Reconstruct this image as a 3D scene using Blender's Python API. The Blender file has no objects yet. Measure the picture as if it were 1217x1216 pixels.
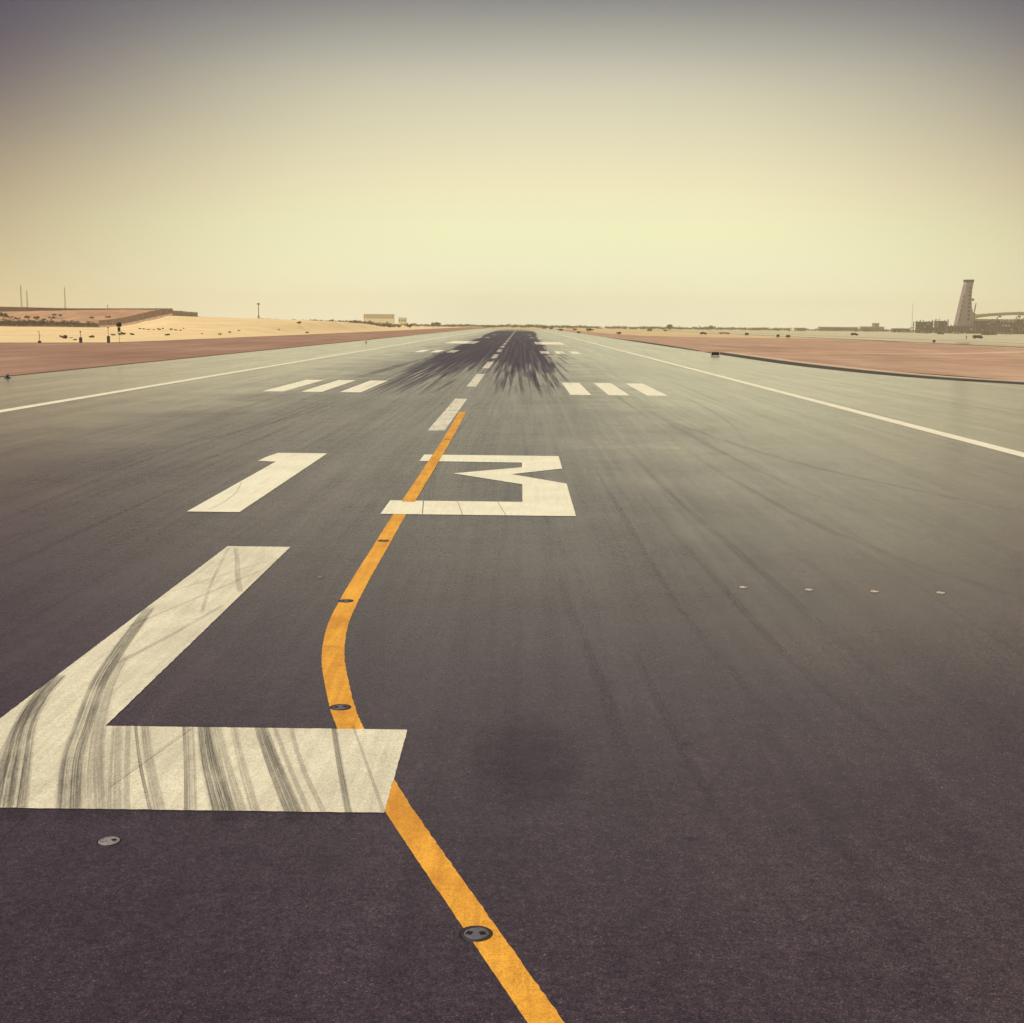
import bpy, bmesh, math, random
from mathutils import Vector, Matrix
random.seed(7)
SC = bpy.context.scene
COL = SC.collection
R = math.radians

# ------------------------------------------------------------------ camera
FPX, PITCH, YAW, ROLL = 1514.76, R(8.3528), R(-0.2795), R(0.6515)
CAM = Vector((4.59, 0.0, 5.847))
_r = Vector((math.cos(YAW), -math.sin(YAW), 0))
_f0 = Vector((math.sin(YAW), math.cos(YAW), 0))
_F = _f0 * math.cos(PITCH) + Vector((0, 0, -math.sin(PITCH)))
_D = -_f0 * math.sin(PITCH) + Vector((0, 0, -math.cos(PITCH)))
_X = _r * math.cos(ROLL) - _D * math.sin(ROLL)
_Y = -(_r * math.sin(ROLL) + _D * math.cos(ROLL))
cam = bpy.data.cameras.new('camera')
cam.sensor_width = 36.0
cam.lens = 36.0 * FPX / 1217.0
cam.clip_start = 0.1
cam.clip_end = 60000
co = bpy.data.objects.new('camera', cam)
COL.objects.link(co)
M = Matrix((_X, _Y, -_F)).transposed().to_4x4()
M.translation = CAM
co.matrix_world = M
SC.camera = co

# ------------------------------------------------------------------ light and exposure
SUN_EL, SUN_AZ = R(61), R(-118)          # azimuth measured from +Y towards +X
SC.view_settings.view_transform = 'Standard'
SC.view_settings.look = 'None'
SC.view_settings.exposure = 0.0
SC.view_settings.gamma = 1.0
SC.view_settings.use_curve_mapping = False
SC.cycles.transparent_max_bounces = 24
SC.cycles.max_bounces = 8
SC.cycles.volume_bounces = 1

sun = bpy.data.lights.new('sun', 'SUN')
sun.energy = 4.5
sun.angle = R(0.6)
sun.color = (1.0, 0.91, 0.72)
so = bpy.data.objects.new('sun', sun)
COL.objects.link(so)
sd = Vector((math.sin(SUN_AZ) * math.cos(SUN_EL), math.cos(SUN_AZ) * math.cos(SUN_EL), math.sin(SUN_EL)))
so.rotation_euler = sd.to_track_quat('Z', 'Y').to_euler()


class NT:
    """small helper for node trees"""
    def __init__(s, tree):
        s.t = tree

    def n(s, typ, ins=None, **props):
        nd = s.t.nodes.new(typ)
        for k, v in props.items():
            setattr(nd, k, v)
        if ins:
            for k, v in ins.items():
                sock = nd.inputs[k]
                if isinstance(v, bpy.types.NodeSocket):
                    s.t.links.new(v, sock)
                else:
                    sock.default_value = v
        return nd

    def m(s, op, a, b=0.0, c=0.0, clamp=False):
        return s.n('ShaderNodeMath', {0: a, 1: b, 2: c}, operation=op, use_clamp=clamp).outputs[0]

    def mix(s, f, a, b, blend='MIX'):
        nd = s.n('ShaderNodeMix', data_type='RGBA', blend_type=blend, clamp_factor=True)
        for k, v in ((0, f), (6, a), (7, b)):
            if isinstance(v, bpy.types.NodeSocket):
                s.t.links.new(v, nd.inputs[k])
            else:
                nd.inputs[k].default_value = v if k == 0 else (tuple(v) + (1,) if len(v) == 3 else v)
        return nd.outputs[2]

    def ss(s, x, lo, hi, a=0.0, b=1.0):
        return s.n('ShaderNodeMapRange', {0: x, 1: lo, 2: hi, 3: a, 4: b}, interpolation_type='SMOOTHSTEP').outputs[0]

    def noise(s, vec, scale, detail=2.0, rough=0.5, dist=0.0):
        return s.n('ShaderNodeTexNoise', {'Vector': vec, 'Scale': scale, 'Detail': detail, 'Roughness': rough,
                                          'Distortion': dist}).outputs[0]

    def xyz(s, x, y, z=0.0):
        return s.n('ShaderNodeCombineXYZ', {0: x, 1: y, 2: z}).outputs[0]

    def ramp(s, x, stops, interp='LINEAR'):
        nd = s.n('ShaderNodeValToRGB', {0: x})
        cr = nd.color_ramp
        cr.interpolation = interp
        while len(cr.elements) < len(stops):
            cr.elements.new(0.5)
        for e, (p, c) in zip(cr.elements, stops):
            e.position = p
            e.color = tuple(c) + (1,)
        return nd.outputs[0]


# ------------------------------------------------------------------ sky
world = bpy.data.worlds.new('World')
SC.world = world
world.use_nodes = True
wt = world.node_tree
wt.nodes.clear()
W = NT(wt)
sky = W.n('ShaderNodeTexSky', sky_type='NISHITA')
sky.sun_disc = False
sky.sun_elevation = SUN_EL
sky.sun_rotation = SUN_AZ
sky.air_density = 1.2
sky.dust_density = 6.0
tc = W.n('ShaderNodeTexCoord')
sep = W.n('ShaderNodeSeparateXYZ', {0: tc.outputs['Generated']})
el = W.m('ARCSINE', sep.outputs[2])
e01 = W.m('DIVIDE', el, R(30), clamp=True)
hz = W.m('SQRT', W.m('ADD', W.m('MULTIPLY', sep.outputs[0], sep.outputs[0]),
                     W.m('ADD', W.m('MULTIPLY', sep.outputs[1], sep.outputs[1]), 1e-6)))
GA = R(2.0)
cosaz = W.m('DIVIDE', W.m('ADD', W.m('MULTIPLY', sep.outputs[0], math.sin(GA)),
                          W.m('MULTIPLY', sep.outputs[1], math.cos(GA))), hz)
glow = W.ss(W.m('SUBTRACT', cosaz, W.m('MULTIPLY', W.m('MAXIMUM', el, 0.0), 0.22)), math.cos(R(31)), math.cos(R(4)))
K = 10.0
bright = [(0.0, (1.50, 1.35, 0.77)), (1.5, (1.35, 1.215, 0.70)), (4.0, (1.10, 0.995, 0.625)), (7.0, (0.95, 0.885, 0.58)),
          (9.5, (0.84, 0.80, 0.57)), (11.5, (0.66, 0.645, 0.52)), (14.0, (0.25, 0.25, 0.26)), (30.0, (0.19, 0.19, 0.215))]
dull = [(0.0, (0.62, 0.455, 0.255)), (1.5, (0.54, 0.40, 0.225)), (4.0, (0.43, 0.325, 0.205)), (7.0, (0.245, 0.19, 0.165)),
        (9.5, (0.135, 0.105, 0.13)), (11.5, (0.088, 0.072, 0.112)), (14.0, (0.074, 0.068, 0.112)), (30.0, (0.070, 0.066, 0.106))]
rb = W.ramp(e01, [(p / 30.0, c) for p, c in bright], 'B_SPLINE')
rd = W.ramp(e01, [(p / 30.0, c) for p, c in dull], 'B_SPLINE')
dust = W.mix(glow, rd, rb)
dust10 = W.mix(1.0, dust, (K, K, K), 'MULTIPLY')
grain = W.noise(tc.outputs['Generated'], 2.2, 3.0, 0.5)
dust10 = W.mix(1.0, dust10, W.ramp(grain, [(0.3, (0.96, 0.96, 0.965)), (0.7, (1.03, 1.03, 1.02))]), 'MULTIPLY')
skyc = W.mix(0.97, sky.outputs[0], dust10)
bg = W.n('ShaderNodeBackground', {'Color': skyc, 'Strength': 0.1})
W.n('ShaderNodeOutputWorld', {'Surface': bg.outputs[0]})

# ------------------------------------------------------------------ helpers


def at(px, py, Y):
    """world point at distance Y ahead that the photograph shows near (px, py)"""
    d = _X * ((px - 608.5) / FPX) - _Y * ((py - 608.0) / FPX) + _F
    return CAM + d * ((Y - CAM.y) / d.y)


class MB:
    def __init__(s):
        s.v, s.f, s.uv = [], [], {}

    def add(s, vs, fs):
        o = len(s.v)
        s.v += [tuple(p) for p in vs]
        s.f += [tuple(o + i for i in f) for f in fs]
        return s

    def box(s, x0, x1, y0, y1, z0, z1, m=None):
        vs = [Vector((x, y, z)) for z in (z0, z1) for y in (y0, y1) for x in (x0, x1)]
        if m:
            vs = [m @ p for p in vs]
        return s.add(vs, [(0, 2, 3, 1), (4, 5, 7, 6), (0, 1, 5, 4), (2, 6, 7, 3), (0, 4, 6, 2), (1, 3, 7, 5)])

    def tube(s, a, b, r0, r1=None, n=8):
        a, b = Vector(a), Vector(b)
        r1 = r0 if r1 is None else r1
        q = (b - a).to_track_quat('Z', 'Y')
        vs = []
        for p, r in ((a, r0), (b, r1)):
            for i in range(n):
                t = 2 * math.pi * i / n
                vs.append(p + q @ Vector((r * math.cos(t), r * math.sin(t), 0)))
        fs = [(i, (i + 1) % n, n + (i + 1) % n, n + i) for i in range(n)]
        fs += [tuple(range(n - 1, -1, -1)), tuple(range(n, 2 * n))]
        return s.add(vs, fs)

    def lathe(s, prof, n=24, c=(0, 0, 0)):
        vs, fs = [], []
        k = len(prof)
        for i in range(n):
            t = 2 * math.pi * i / n
            vs += [(c[0] + r * math.cos(t), c[1] + r * math.sin(t), c[2] + z) for r, z in prof]
        for i in range(n):
            j = (i + 1) % n
            fs += [(i * k + a, j * k + a, j * k + a + 1, i * k + a + 1) for a in range(k - 1)]
        return s.add(vs, fs)

    def prism(s, poly, y0, y1, m=None):
        """outline in (x, z) given thickness along y"""
        n = len(poly)
        vs = [Vector((x, y0, z)) for x, z in poly] + [Vector((x, y1, z)) for x, z in poly]
        if m:
            vs = [m @ p for p in vs]
        return s.add(vs, [tuple(range(n)), tuple(range(2 * n - 1, n - 1, -1))] +
                     [(i, n + i, n + (i + 1) % n, (i + 1) % n) for i in range(n)])

    def mesh(s, name, mat, smooth=False):
        me = bpy.data.meshes.new(name)
        me.from_pydata(s.v, [], s.f)
        me.validate()
        bm = bmesh.new()
        bm.from_mesh(me)
        bmesh.ops.recalc_face_normals(bm, faces=bm.faces)
        bm.to_mesh(me)
        bm.free()
        if mat:
            me.materials.append(mat)
        if smooth:
            for p in me.polygons:
                p.use_smooth = True
        return me

    def build(s, name, mat, parent=None, smooth=False):
        return link(name, s.mesh(name, mat, smooth), parent)


def link(name, me, parent=None):
    o = bpy.data.objects.new(name, me)
    COL.objects.link(o)
    if parent:
        o.parent = parent
    return o


def ragged(poly, step, amp, seed):
    rnd = random.Random(seed)
    out = []
    for a, b in zip(poly, poly[1:] + poly[:1]):
        n = max(1, int(math.dist(a, b) / step))
        for k in range(n):
            t = k / n
            out.append((a[0] + (b[0] - a[0]) * t + rnd.gauss(0, amp), a[1] + (b[1] - a[1]) * t + rnd.gauss(0, amp)))
    return out


def sheet(name, poly, z, mat, parent=None, kind=None, label=None):
    if name in ('painted_letter', 'painted_digit'):
        poly = ragged(poly, 0.09, 0.0035, len(poly))
    me = bpy.data.meshes.new(name)
    bm = bmesh.new()
    f = bm.faces.new([bm.verts.new((x, y, z)) for x, y in poly])
    if f.normal.z < 0 or f.calc_area() and (f.normal_update() or f.normal.z < 0):
        f.normal_flip()
    bmesh.ops.triangulate(bm, faces=bm.faces)
    bm.to_mesh(me)
    bm.free()
    me.materials.append(mat)
    o = link(name, me, parent)
    if kind:
        o['kind'] = kind
    if label:
        o['label'] = label
    return o


def ribbon(name, left, right, z, mat, parent=None, label=None):
    """strip between two edge lines, UV u across and v along in metres"""
    n = len(left)
    vs = [(p[0], p[1], z) for p in left] + [(p[0], p[1], z) for p in right]
    fs = [(i, n + i, n + i + 1, i + 1) for i in range(n - 1)]
    me = bpy.data.meshes.new(name)
    me.from_pydata(vs, [], fs)
    uv = me.uv_layers.new(name='UVMap')
    d = [0.0]
    for i in range(1, n):
        d.append(d[-1] + math.dist(left[i], left[i - 1]))
    for p in me.polygons:
        for li in p.loop_indices:
            k = me.loops[li].vertex_index
            uv.data[li].uv = (0.0 if k < n else 1.0, d[k % n])
        if p.normal.z < 0:
            p.flip()
    al = me.uv_layers.new(name='along')
    for p in me.polygons:
        for li in p.loop_indices:
            al.data[li].uv = (0.0, d[me.loops[li].vertex_index % n] / d[-1])
    me.materials.append(mat)
    o = link(name, me, parent)
    if label:
        o['label'] = label
    return o


def smooth_line(pts, per=8):
    """Catmull-Rom through the points"""
    out = []
    P = [pts[0]] + list(pts) + [pts[-1]]
    for i in range(1, len(P) - 2):
        a, b, c, d = (Vector(p[:2]) for p in P[i - 1:i + 3])
        for k in range(per):
            t = k / per
            q = 0.5 * ((2 * b) + (c - a) * t + (2 * a - 5 * b + 4 * c - d) * t * t + (3 * b - a - 3 * c + d) * t ** 3)
            out.append((q.x, q.y))
    out.append(tuple(pts[-1][:2]))
    return out


def offset_line(pts, w0, w1, ws=None):
    L, Rr = [], []
    n = len(pts)
    for i, p in enumerate(pts):
        a = Vector(pts[max(i - 1, 0)])
        b = Vector(pts[min(i + 1, n - 1)])
        t = (b - a).normalized()
        nrm = Vector((-t.y, t.x))
        w = (ws[i] if ws else w0 + (w1 - w0) * i / (n - 1)) / 2
        L.append(tuple(Vector(p) + nrm * w))
        Rr.append(tuple(Vector(p) - nrm * w))
    return L, Rr


def tag(o, label, cat, group=None):
    o['label'] = label
    o['category'] = cat
    if group:
        o['group'] = group
    return o


def thing(name, loc, label, cat, group=None, rz=0.0):
    o = bpy.data.objects.new(name, None)
    COL.objects.link(o)
    o.location = loc
    o.rotation_euler = (0, 0, rz)
    return tag(o, label, cat, group)


def dup(root, loc, rz=0.0, label=None, group=None, scale=None):
    def cp(o, parent):
        c = o.copy()
        COL.objects.link(c)
        c.parent = parent
        for ch in list(o.children):
            if ch is not c:
                cp(ch, c)
        return c
    c = cp(root, None)
    c.location = loc
    c.rotation_euler = (0, 0, rz)
    if scale:
        c.scale = scale
    if label:
        c['label'] = label
    if group:
        c['group'] = group
    return c


# ------------------------------------------------------------------ materials


def new_mat(name):
    m = bpy.data.materials.new(name)
    m.use_nodes = True
    m.node_tree.nodes.clear()
    return m, NT(m.node_tree)


def finish(n, col, rough=0.7, spec=0.3, metal=0.0, bump=None, bstr=0.2, bdist=0.01, alpha=None):
    ins = {'Base Color': col if isinstance(col, bpy.types.NodeSocket) else tuple(col) + (1,), 'Roughness': rough,
           'Specular IOR Level': spec, 'Metallic': metal}
    if alpha is not None:
        ins['Alpha'] = alpha
    if bump is not None:
        ins['Normal'] = n.n('ShaderNodeBump', {'Strength': bstr, 'Distance': bdist, 'Height': bump}).outputs[0]
    b = n.n('ShaderNodeBsdfPrincipled', ins)
    n.n('ShaderNodeOutputMaterial', {'Surface': b.outputs[0]})


def plain(name, c, rough=0.6, spec=0.3, metal=0.0, var=0.25, scale=1.5):
    m, n = new_mat(name)
    pos = n.n('ShaderNodeTexCoord').outputs['Object']
    v = n.noise(pos, scale, 5.0, 0.6)
    col = n.mix(v, tuple(x * (1 - var) for x in c), tuple(min(1, x * (1 + var)) for x in c))
    finish(n, col, rough, spec, metal)
    return m


def rubber_group():
    """touchdown rubber: streaks that start at different places and merge into one dark band"""
    g = bpy.data.node_groups.new('touchdown_rubber', 'ShaderNodeTree')
    g.interface.new_socket('Mask', in_out='OUTPUT', socket_type='NodeSocketFloat')
    n = NT(g)
    s = n.n('ShaderNodeSeparateXYZ', {0: n.n('ShaderNodeNewGeometry').outputs['Position']})
    X, Y = s.outputs[0], s.outputs[1]
    # individual tyre strokes, long along Y
    st = n.noise(n.xyz(n.m('MULTIPLY', X, 2.3), n.m('MULTIPLY', Y, 0.019)), 1.0, 2.0, 0.6)
    fine = n.noise(n.xyz(n.m('MULTIPLY', X, 4.0), n.m('MULTIPLY', Y, 0.03), 3.0), 1.0, 1.0, 0.5)
    st = n.m('ADD', n.m('MULTIPLY', st, 0.72), n.m('MULTIPLY', fine, 0.28))
    ramp = n.ss(Y, 85.0, 360.0, -0.17, 0.46)
    ax = n.m('ABSOLUTE', n.m('ADD', X, 0.4))
    gear = n.m('MULTIPLY', n.ss(ax, 0.8, 3.2), 0.10)                 # the wheels miss the centreline at first
    wob = n.m('MULTIPLY', n.m('SUBTRACT', n.noise(n.xyz(n.m('MULTIPLY', X, 0.02), n.m('MULTIPLY', Y, 0.012)), 1.0, 4.0, 0.7), 0.5), 5.0)
    ax2 = n.m('SUBTRACT', ax, n.ss(Y, 350.0, 1000.0, 0.0, 4.5))
    edge = n.ss(n.m('ADD', ax2, wob), 8.5, 13.5, 0.04, -0.75)
    a = n.m('ADD', n.m('ADD', st, ramp), n.m('ADD', gear, edge))
    mk = n.ss(a, 0.45, 0.73)
    mk = n.m('MULTIPLY', mk, n.ss(n.noise(n.xyz(n.m('MULTIPLY', X, 2.2), n.m('MULTIPLY', Y, 0.006), 9.0), 1.0, 3.0, 0.6), 0.25, 0.62, 0.5, 1.0))
    mk = n.m('MULTIPLY', mk, n.ss(Y, 98.0, 125.0))
    mk = n.m('MULTIPLY', mk, n.ss(Y, 1000.0, 1300.0, 1.0, 0.0))
    n.n('NodeGroupOutput', {0: mk})
    return g


RUB = rubber_group()


def asphalt(name, shoulder=False):
    m, n = new_mat(name)
    pos = n.n('ShaderNodeNewGeometry').outputs['Position']
    s = n.n('ShaderNodeSeparateXYZ', {0: pos})
    X, Y = s.outputs[0], s.outputs[1]
    big = n.noise(pos, 0.09, 5.0, 0.6)
    med = n.noise(pos, 0.75, 6.0, 0.65, 0.4)
    lane = n.noise(n.xyz(n.m('MULTIPLY', X, 0.55), n.m('MULTIPLY', Y, 0.014)), 1.0, 5.0, 0.65)
    lane2 = n.noise(n.xyz(n.m('MULTIPLY', X, 3.2), n.m('MULTIPLY', Y, 0.05), 8.0), 1.0, 4.0, 0.6, 0.2)
    # the worn dark middle and the dusty sides of the pavement
    ax = n.m('ABSOLUTE', n.m('ADD', X, 2.5))
    side = n.ss(n.m('ADD', ax, n.m('MULTIPLY', n.m('SUBTRACT', big, 0.5), 14.0)), 6.0, 22.0)
    c = n.mix(side, (0.044, 0.0315, 0.0435), (0.082, 0.065, 0.061))
    if shoulder:
        c = n.mix(0.62, c, (0.25, 0.235, 0.165))
    tone = n.m('ADD', n.m('ADD', n.m('MULTIPLY', lane, 0.85), n.m('MULTIPLY', lane2, 0.55)),
               n.m('ADD', n.m('MULTIPLY', med, 0.45), n.m('MULTIPLY', big, 0.35)))
    c = n.mix(1.0, c, n.ramp(n.m('DIVIDE', tone, 2.2), [(0.34, (0.66, 0.65, 0.68)), (0.5, (0.98, 0.97, 0.97)), (0.66, (1.34, 1.33, 1.30))]), 'MULTIPLY')
    # aggregate: pale and dark chips of stone
    v1 = n.n('ShaderNodeTexVoronoi', {'Vector': pos, 'Scale': 105.0}, feature='F1')
    g1 = n.n('ShaderNodeSeparateColor', {0: v1.outputs['Color']}).outputs[0]
    v2 = n.n('ShaderNodeTexVoronoi', {'Vector': pos, 'Scale': 48.0}, feature='F1')
    g2 = n.n('ShaderNodeSeparateColor', {0: v2.outputs['Color']}).outputs[1]
    chips = n.ramp(g1, [(0.0, (0.45, 0.45, 0.47)), (0.5, (0.9, 0.9, 0.9)), (0.86, (1.25, 1.23, 1.2)), (0.97, (2.3, 2.2, 2.1)), (1.0, (4.2, 4.0, 3.9))])
    c = n.mix(0.8, c, n.mix(1.0, c, chips, 'MULTIPLY'))
    chips2 = n.ramp(g2, [(0.0, (0.72, 0.72, 0.75)), (0.6, (1.0, 1.0, 1.0)), (0.985, (1.15, 1.15, 1.15)), (1.0, (2.0, 1.95, 1.9))])
    c = n.mix(1.0, c, chips2, 'MULTIPLY')
    gran = n.noise(pos, 11.0, 3.0, 0.7)
    gran2 = n.noise(pos, 3.0, 4.0, 0.7)
    c = n.mix(1.0, c, n.ramp(gran, [(0.30, (0.74, 0.73, 0.75)), (0.5, (1.0, 1.0, 1.0)), (0.70, (1.28, 1.27, 1.25))]), 'MULTIPLY')
    c = n.mix(1.0, c, n.ramp(gran2, [(0.30, (0.84, 0.83, 0.85)), (0.5, (1.0, 1.0, 1.0)), (0.70, (1.16, 1.16, 1.14))]), 'MULTIPLY')
    # oil stains
    oil = n.ss(n.noise(pos, 0.42, 4.0, 0.6), 0.60, 0.72, 0.0, 0.45)
    oil = n.m('MULTIPLY', oil, n.ss(ax, 5.0, 14.0, 1.0, 0.25))
    c = n.mix(oil, c, (0.018, 0.014, 0.022))
    # paving lane joints every 3.75 m
    fr = n.m('ABSOLUTE', n.m('SUBTRACT', n.m('FRACT', n.m('DIVIDE', n.m('ADD', X, 100.6), 3.75)), 0.5))
    jn = n.m('MULTIPLY', n.ss(fr, 0.0, 0.010, 0.75, 0.0), n.ss(n.noise(n.xyz(X, n.m('MULTIPLY', Y, 0.08)), 0.6, 3.0), 0.45, 0.6))
    c = n.mix(jn, c, (0.02, 0.017, 0.02))
    rub = n.n('ShaderNodeGroup', node_tree=RUB).outputs[0]
    rub = n.m('MULTIPLY', rub, 0.0 if shoulder else 0.86)
    c = n.mix(rub, c, (0.034, 0.0245, 0.047))
    hgt = n.m('ADD', n.m('MULTIPLY', g1, 0.6), n.m('MULTIPLY', n.noise(pos, 190.0, 2.0), 0.5))
    spec = n.m('MULTIPLY', n.m('SUBTRACT', 1.0, n.m('MULTIPLY', rub, 0.60)), 0.40)
    rough = n.m('ADD', n.n('ShaderNodeMapRange', {0: n.m('DIVIDE', tone, 2.2), 1: 0.38, 2: 0.62, 3: 0.032, 4: -0.032}).outputs[0],
                n.m('ADD', n.m('MULTIPLY', n.m('SUBTRACT', gran, 0.5), 0.16), n.m('MULTIPLY', n.m('SUBTRACT', gran2, 0.5), 0.10)))
    rough = n.m('ADD', rough, n.m('ADD', 0.26, n.m('MULTIPLY', side, -0.10)))
    rough = n.m('MAXIMUM', rough, 0.09)
    rough = n.m('ADD', n.m('MULTIPLY', rough, n.m('SUBTRACT', 1.0, rub)), n.m('MULTIPLY', rub, 0.62))
    finish(n, c, rough, spec, bump=hgt, bstr=0.18, bdist=0.006)
    return m


def paint(name, c, dirt, wear=0.5, streak=True):
    m, n = new_mat(name)
    pos = n.n('ShaderNodeNewGeometry').outputs['Position']
    s = n.n('ShaderNodeSeparateXYZ', {0: pos})
    X, Y = s.outputs[0], s.outputs[1]
    big = n.noise(pos, 0.5, 5.0, 0.65)
    fine = n.noise(pos, 9.0, 5.0, 0.7)
    lane = n.noise(n.xyz(n.m('MULTIPLY', X, 7.0), n.m('MULTIPLY', Y, 0.35)), 1.0, 4.0, 0.65, 0.3)
    t = n.m('ADD', n.m('MULTIPLY', big, 0.4), n.m('ADD', n.m('MULTIPLY', fine, 0.25), n.m('MULTIPLY', lane, 0.35)))
    col = n.mix(n.ss(t, 0.38, 0.62), dirt, c)
    # chips worn through to the asphalt
    ch = n.ss(n.noise(pos, 34.0, 4.0, 0.75), 0.56, 0.68, 0.0, wear)
    patch = n.ss(n.noise(pos, 1.6, 4.0, 0.7), 0.45, 0.7)
    col = n.mix(n.m('MULTIPLY', ch, n.m('ADD', n.m('MULTIPLY', patch, 0.8), 0.2)), col, (0.06, 0.05, 0.05))
    col = n.mix(1.0, col, n.ramp(n.noise(pos, 42.0, 3.0, 0.7), [(0.3, (0.62, 0.58, 0.56)), (0.5, (0.97, 0.97, 0.97)), (0.7, (1.12, 1.12, 1.12))]), 'MULTIPLY')
    rub = n.n('ShaderNodeGroup', node_tree=RUB).outputs[0]
    col = n.mix(n.m('MULTIPLY', rub, 0.5), col, (0.05, 0.043, 0.05))
    finish(n, col, 0.6, 0.3, bump=fine, bstr=0.25, bdist=0.004)
    return m


def tyre_mat(name, strength, bands, fadeout=0.06, col=(0.030, 0.022, 0.031), rough=0.2):
    m, n = new_mat(name)
    uv = n.n('ShaderNodeUVMap', uv_map='UVMap').outputs[0]
    T = n.n('ShaderNodeSeparateXYZ', {0: n.n('ShaderNodeUVMap', uv_map='along').outputs[0]}).outputs[1]
    s = n.n('ShaderNodeSeparateXYZ', {0: uv})
    U, V = s.outputs[0], s.outputs[1]
    info = n.n('ShaderNodeObjectInfo').outputs['Random']
    off = n.m('MULTIPLY', info, 40.0)
    a = n.noise(n.xyz(n.m('ADD', n.m('MULTIPLY', U, bands), off), n.m('MULTIPLY', V, 0.10)), 1.0, 3.0, 0.65)
    b = n.noise(n.xyz(n.m('ADD', n.m('MULTIPLY', U, bands * 3.3), off), n.m('MULTIPLY', V, 2.5)), 1.0, 4.0, 0.7)
    k = n.m('ADD', n.m('MULTIPLY', a, 0.68), n.m('MULTIPLY', b, 0.32))
    al = n.m('ADD', n.m('MULTIPLY', n.ss(k, 0.36, 0.62), 0.90), 0.10)
    e = n.m('MULTIPLY', n.ss(U, 0.0, 0.18), n.ss(U, 0.82, 1.0, 1.0, 0.0))
    e = n.m('ADD', n.m('MULTIPLY', e, 0.8), n.m('MULTIPLY', n.m('MULTIPLY', n.ss(U, 0.0, 0.03), n.ss(U, 0.97, 1.0, 1.0, 0.0)), 0.2))
    fade = n.ss(n.noise(n.xyz(off, n.m('MULTIPLY', V, 0.5)), 1.0, 2.0), 0.25, 0.55, 0.55, 1.0)
    al = n.m('MULTIPLY', n.m('MULTIPLY', al, e), n.m('MULTIPLY', fade, strength))
    ends = n.m('MULTIPLY', n.ss(T, 0.0, fadeout), n.ss(T, 1.0 - fadeout, 1.0, 1.0, 0.0))
    finish(n, col, rough, 0.35, alpha=n.m('MULTIPLY', al, ends))
    return m


def oil_mat():
    m, n = new_mat('old_oil_stain')
    uv = n.n('ShaderNodeUVMap', uv_map='UVMap').outputs[0]
    pos = n.n('ShaderNodeNewGeometry').outputs['Position']
    d = n.n('ShaderNodeVectorMath', {0: uv}, operation='LENGTH').outputs['Value']
    d = n.m('ADD', d, n.m('MULTIPLY', n.m('SUBTRACT', n.noise(pos, 1.3, 6.0, 0.75), 0.5), 1.0))
    al = n.m('MULTIPLY', n.ss(d, 0.25, 1.0, 1.0, 0.0), n.ss(n.noise(pos, 5.0, 4.0, 0.7), 0.3, 0.7, 0.14, 0.27))
    al = n.m('MULTIPLY', al, n.ss(n.n('ShaderNodeVectorMath', {0: uv}, operation='LENGTH').outputs['Value'], 0.85, 1.0, 1.0, 0.0))
    finish(n, (0.020, 0.010, 0.030), 0.32, 0.3, alpha=al)
    return m


def soil(name, c1, c2, c3, sx=1.0, bandy=0.02):
    m, n = new_mat(name)
    pos = n.n('ShaderNodeNewGeometry').outputs['Position']
    s = n.n('ShaderNodeSeparateXYZ', {0: pos})
    big = n.noise(pos, 0.02, 6.0, 0.6)
    med = n.noise(pos, 0.25, 6.0, 0.7)
    fine = n.noise(pos, 2.5, 5.0, 0.7)
    gr = n.noise(n.xyz(n.m('MULTIPLY', s.outputs[0], 0.10 * sx), n.m('MULTIPLY', s.outputs[1], bandy), 2.0), 1.0, 4.0, 0.6, 0.3)
    t = n.m('ADD', n.m('ADD', n.m('MULTIPLY', big, 0.3), n.m('MULTIPLY', med, 0.24)),
            n.m('ADD', n.m('MULTIPLY', fine, 0.14), n.m('MULTIPLY', gr, 0.32)))
    c = n.ramp(t, [(0.39, c1), (0.5, c2), (0.61, c3)])
    finish(n, c, 0.95, 0.05, bump=med, bstr=0.5, bdist=0.25)
    return m


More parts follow.
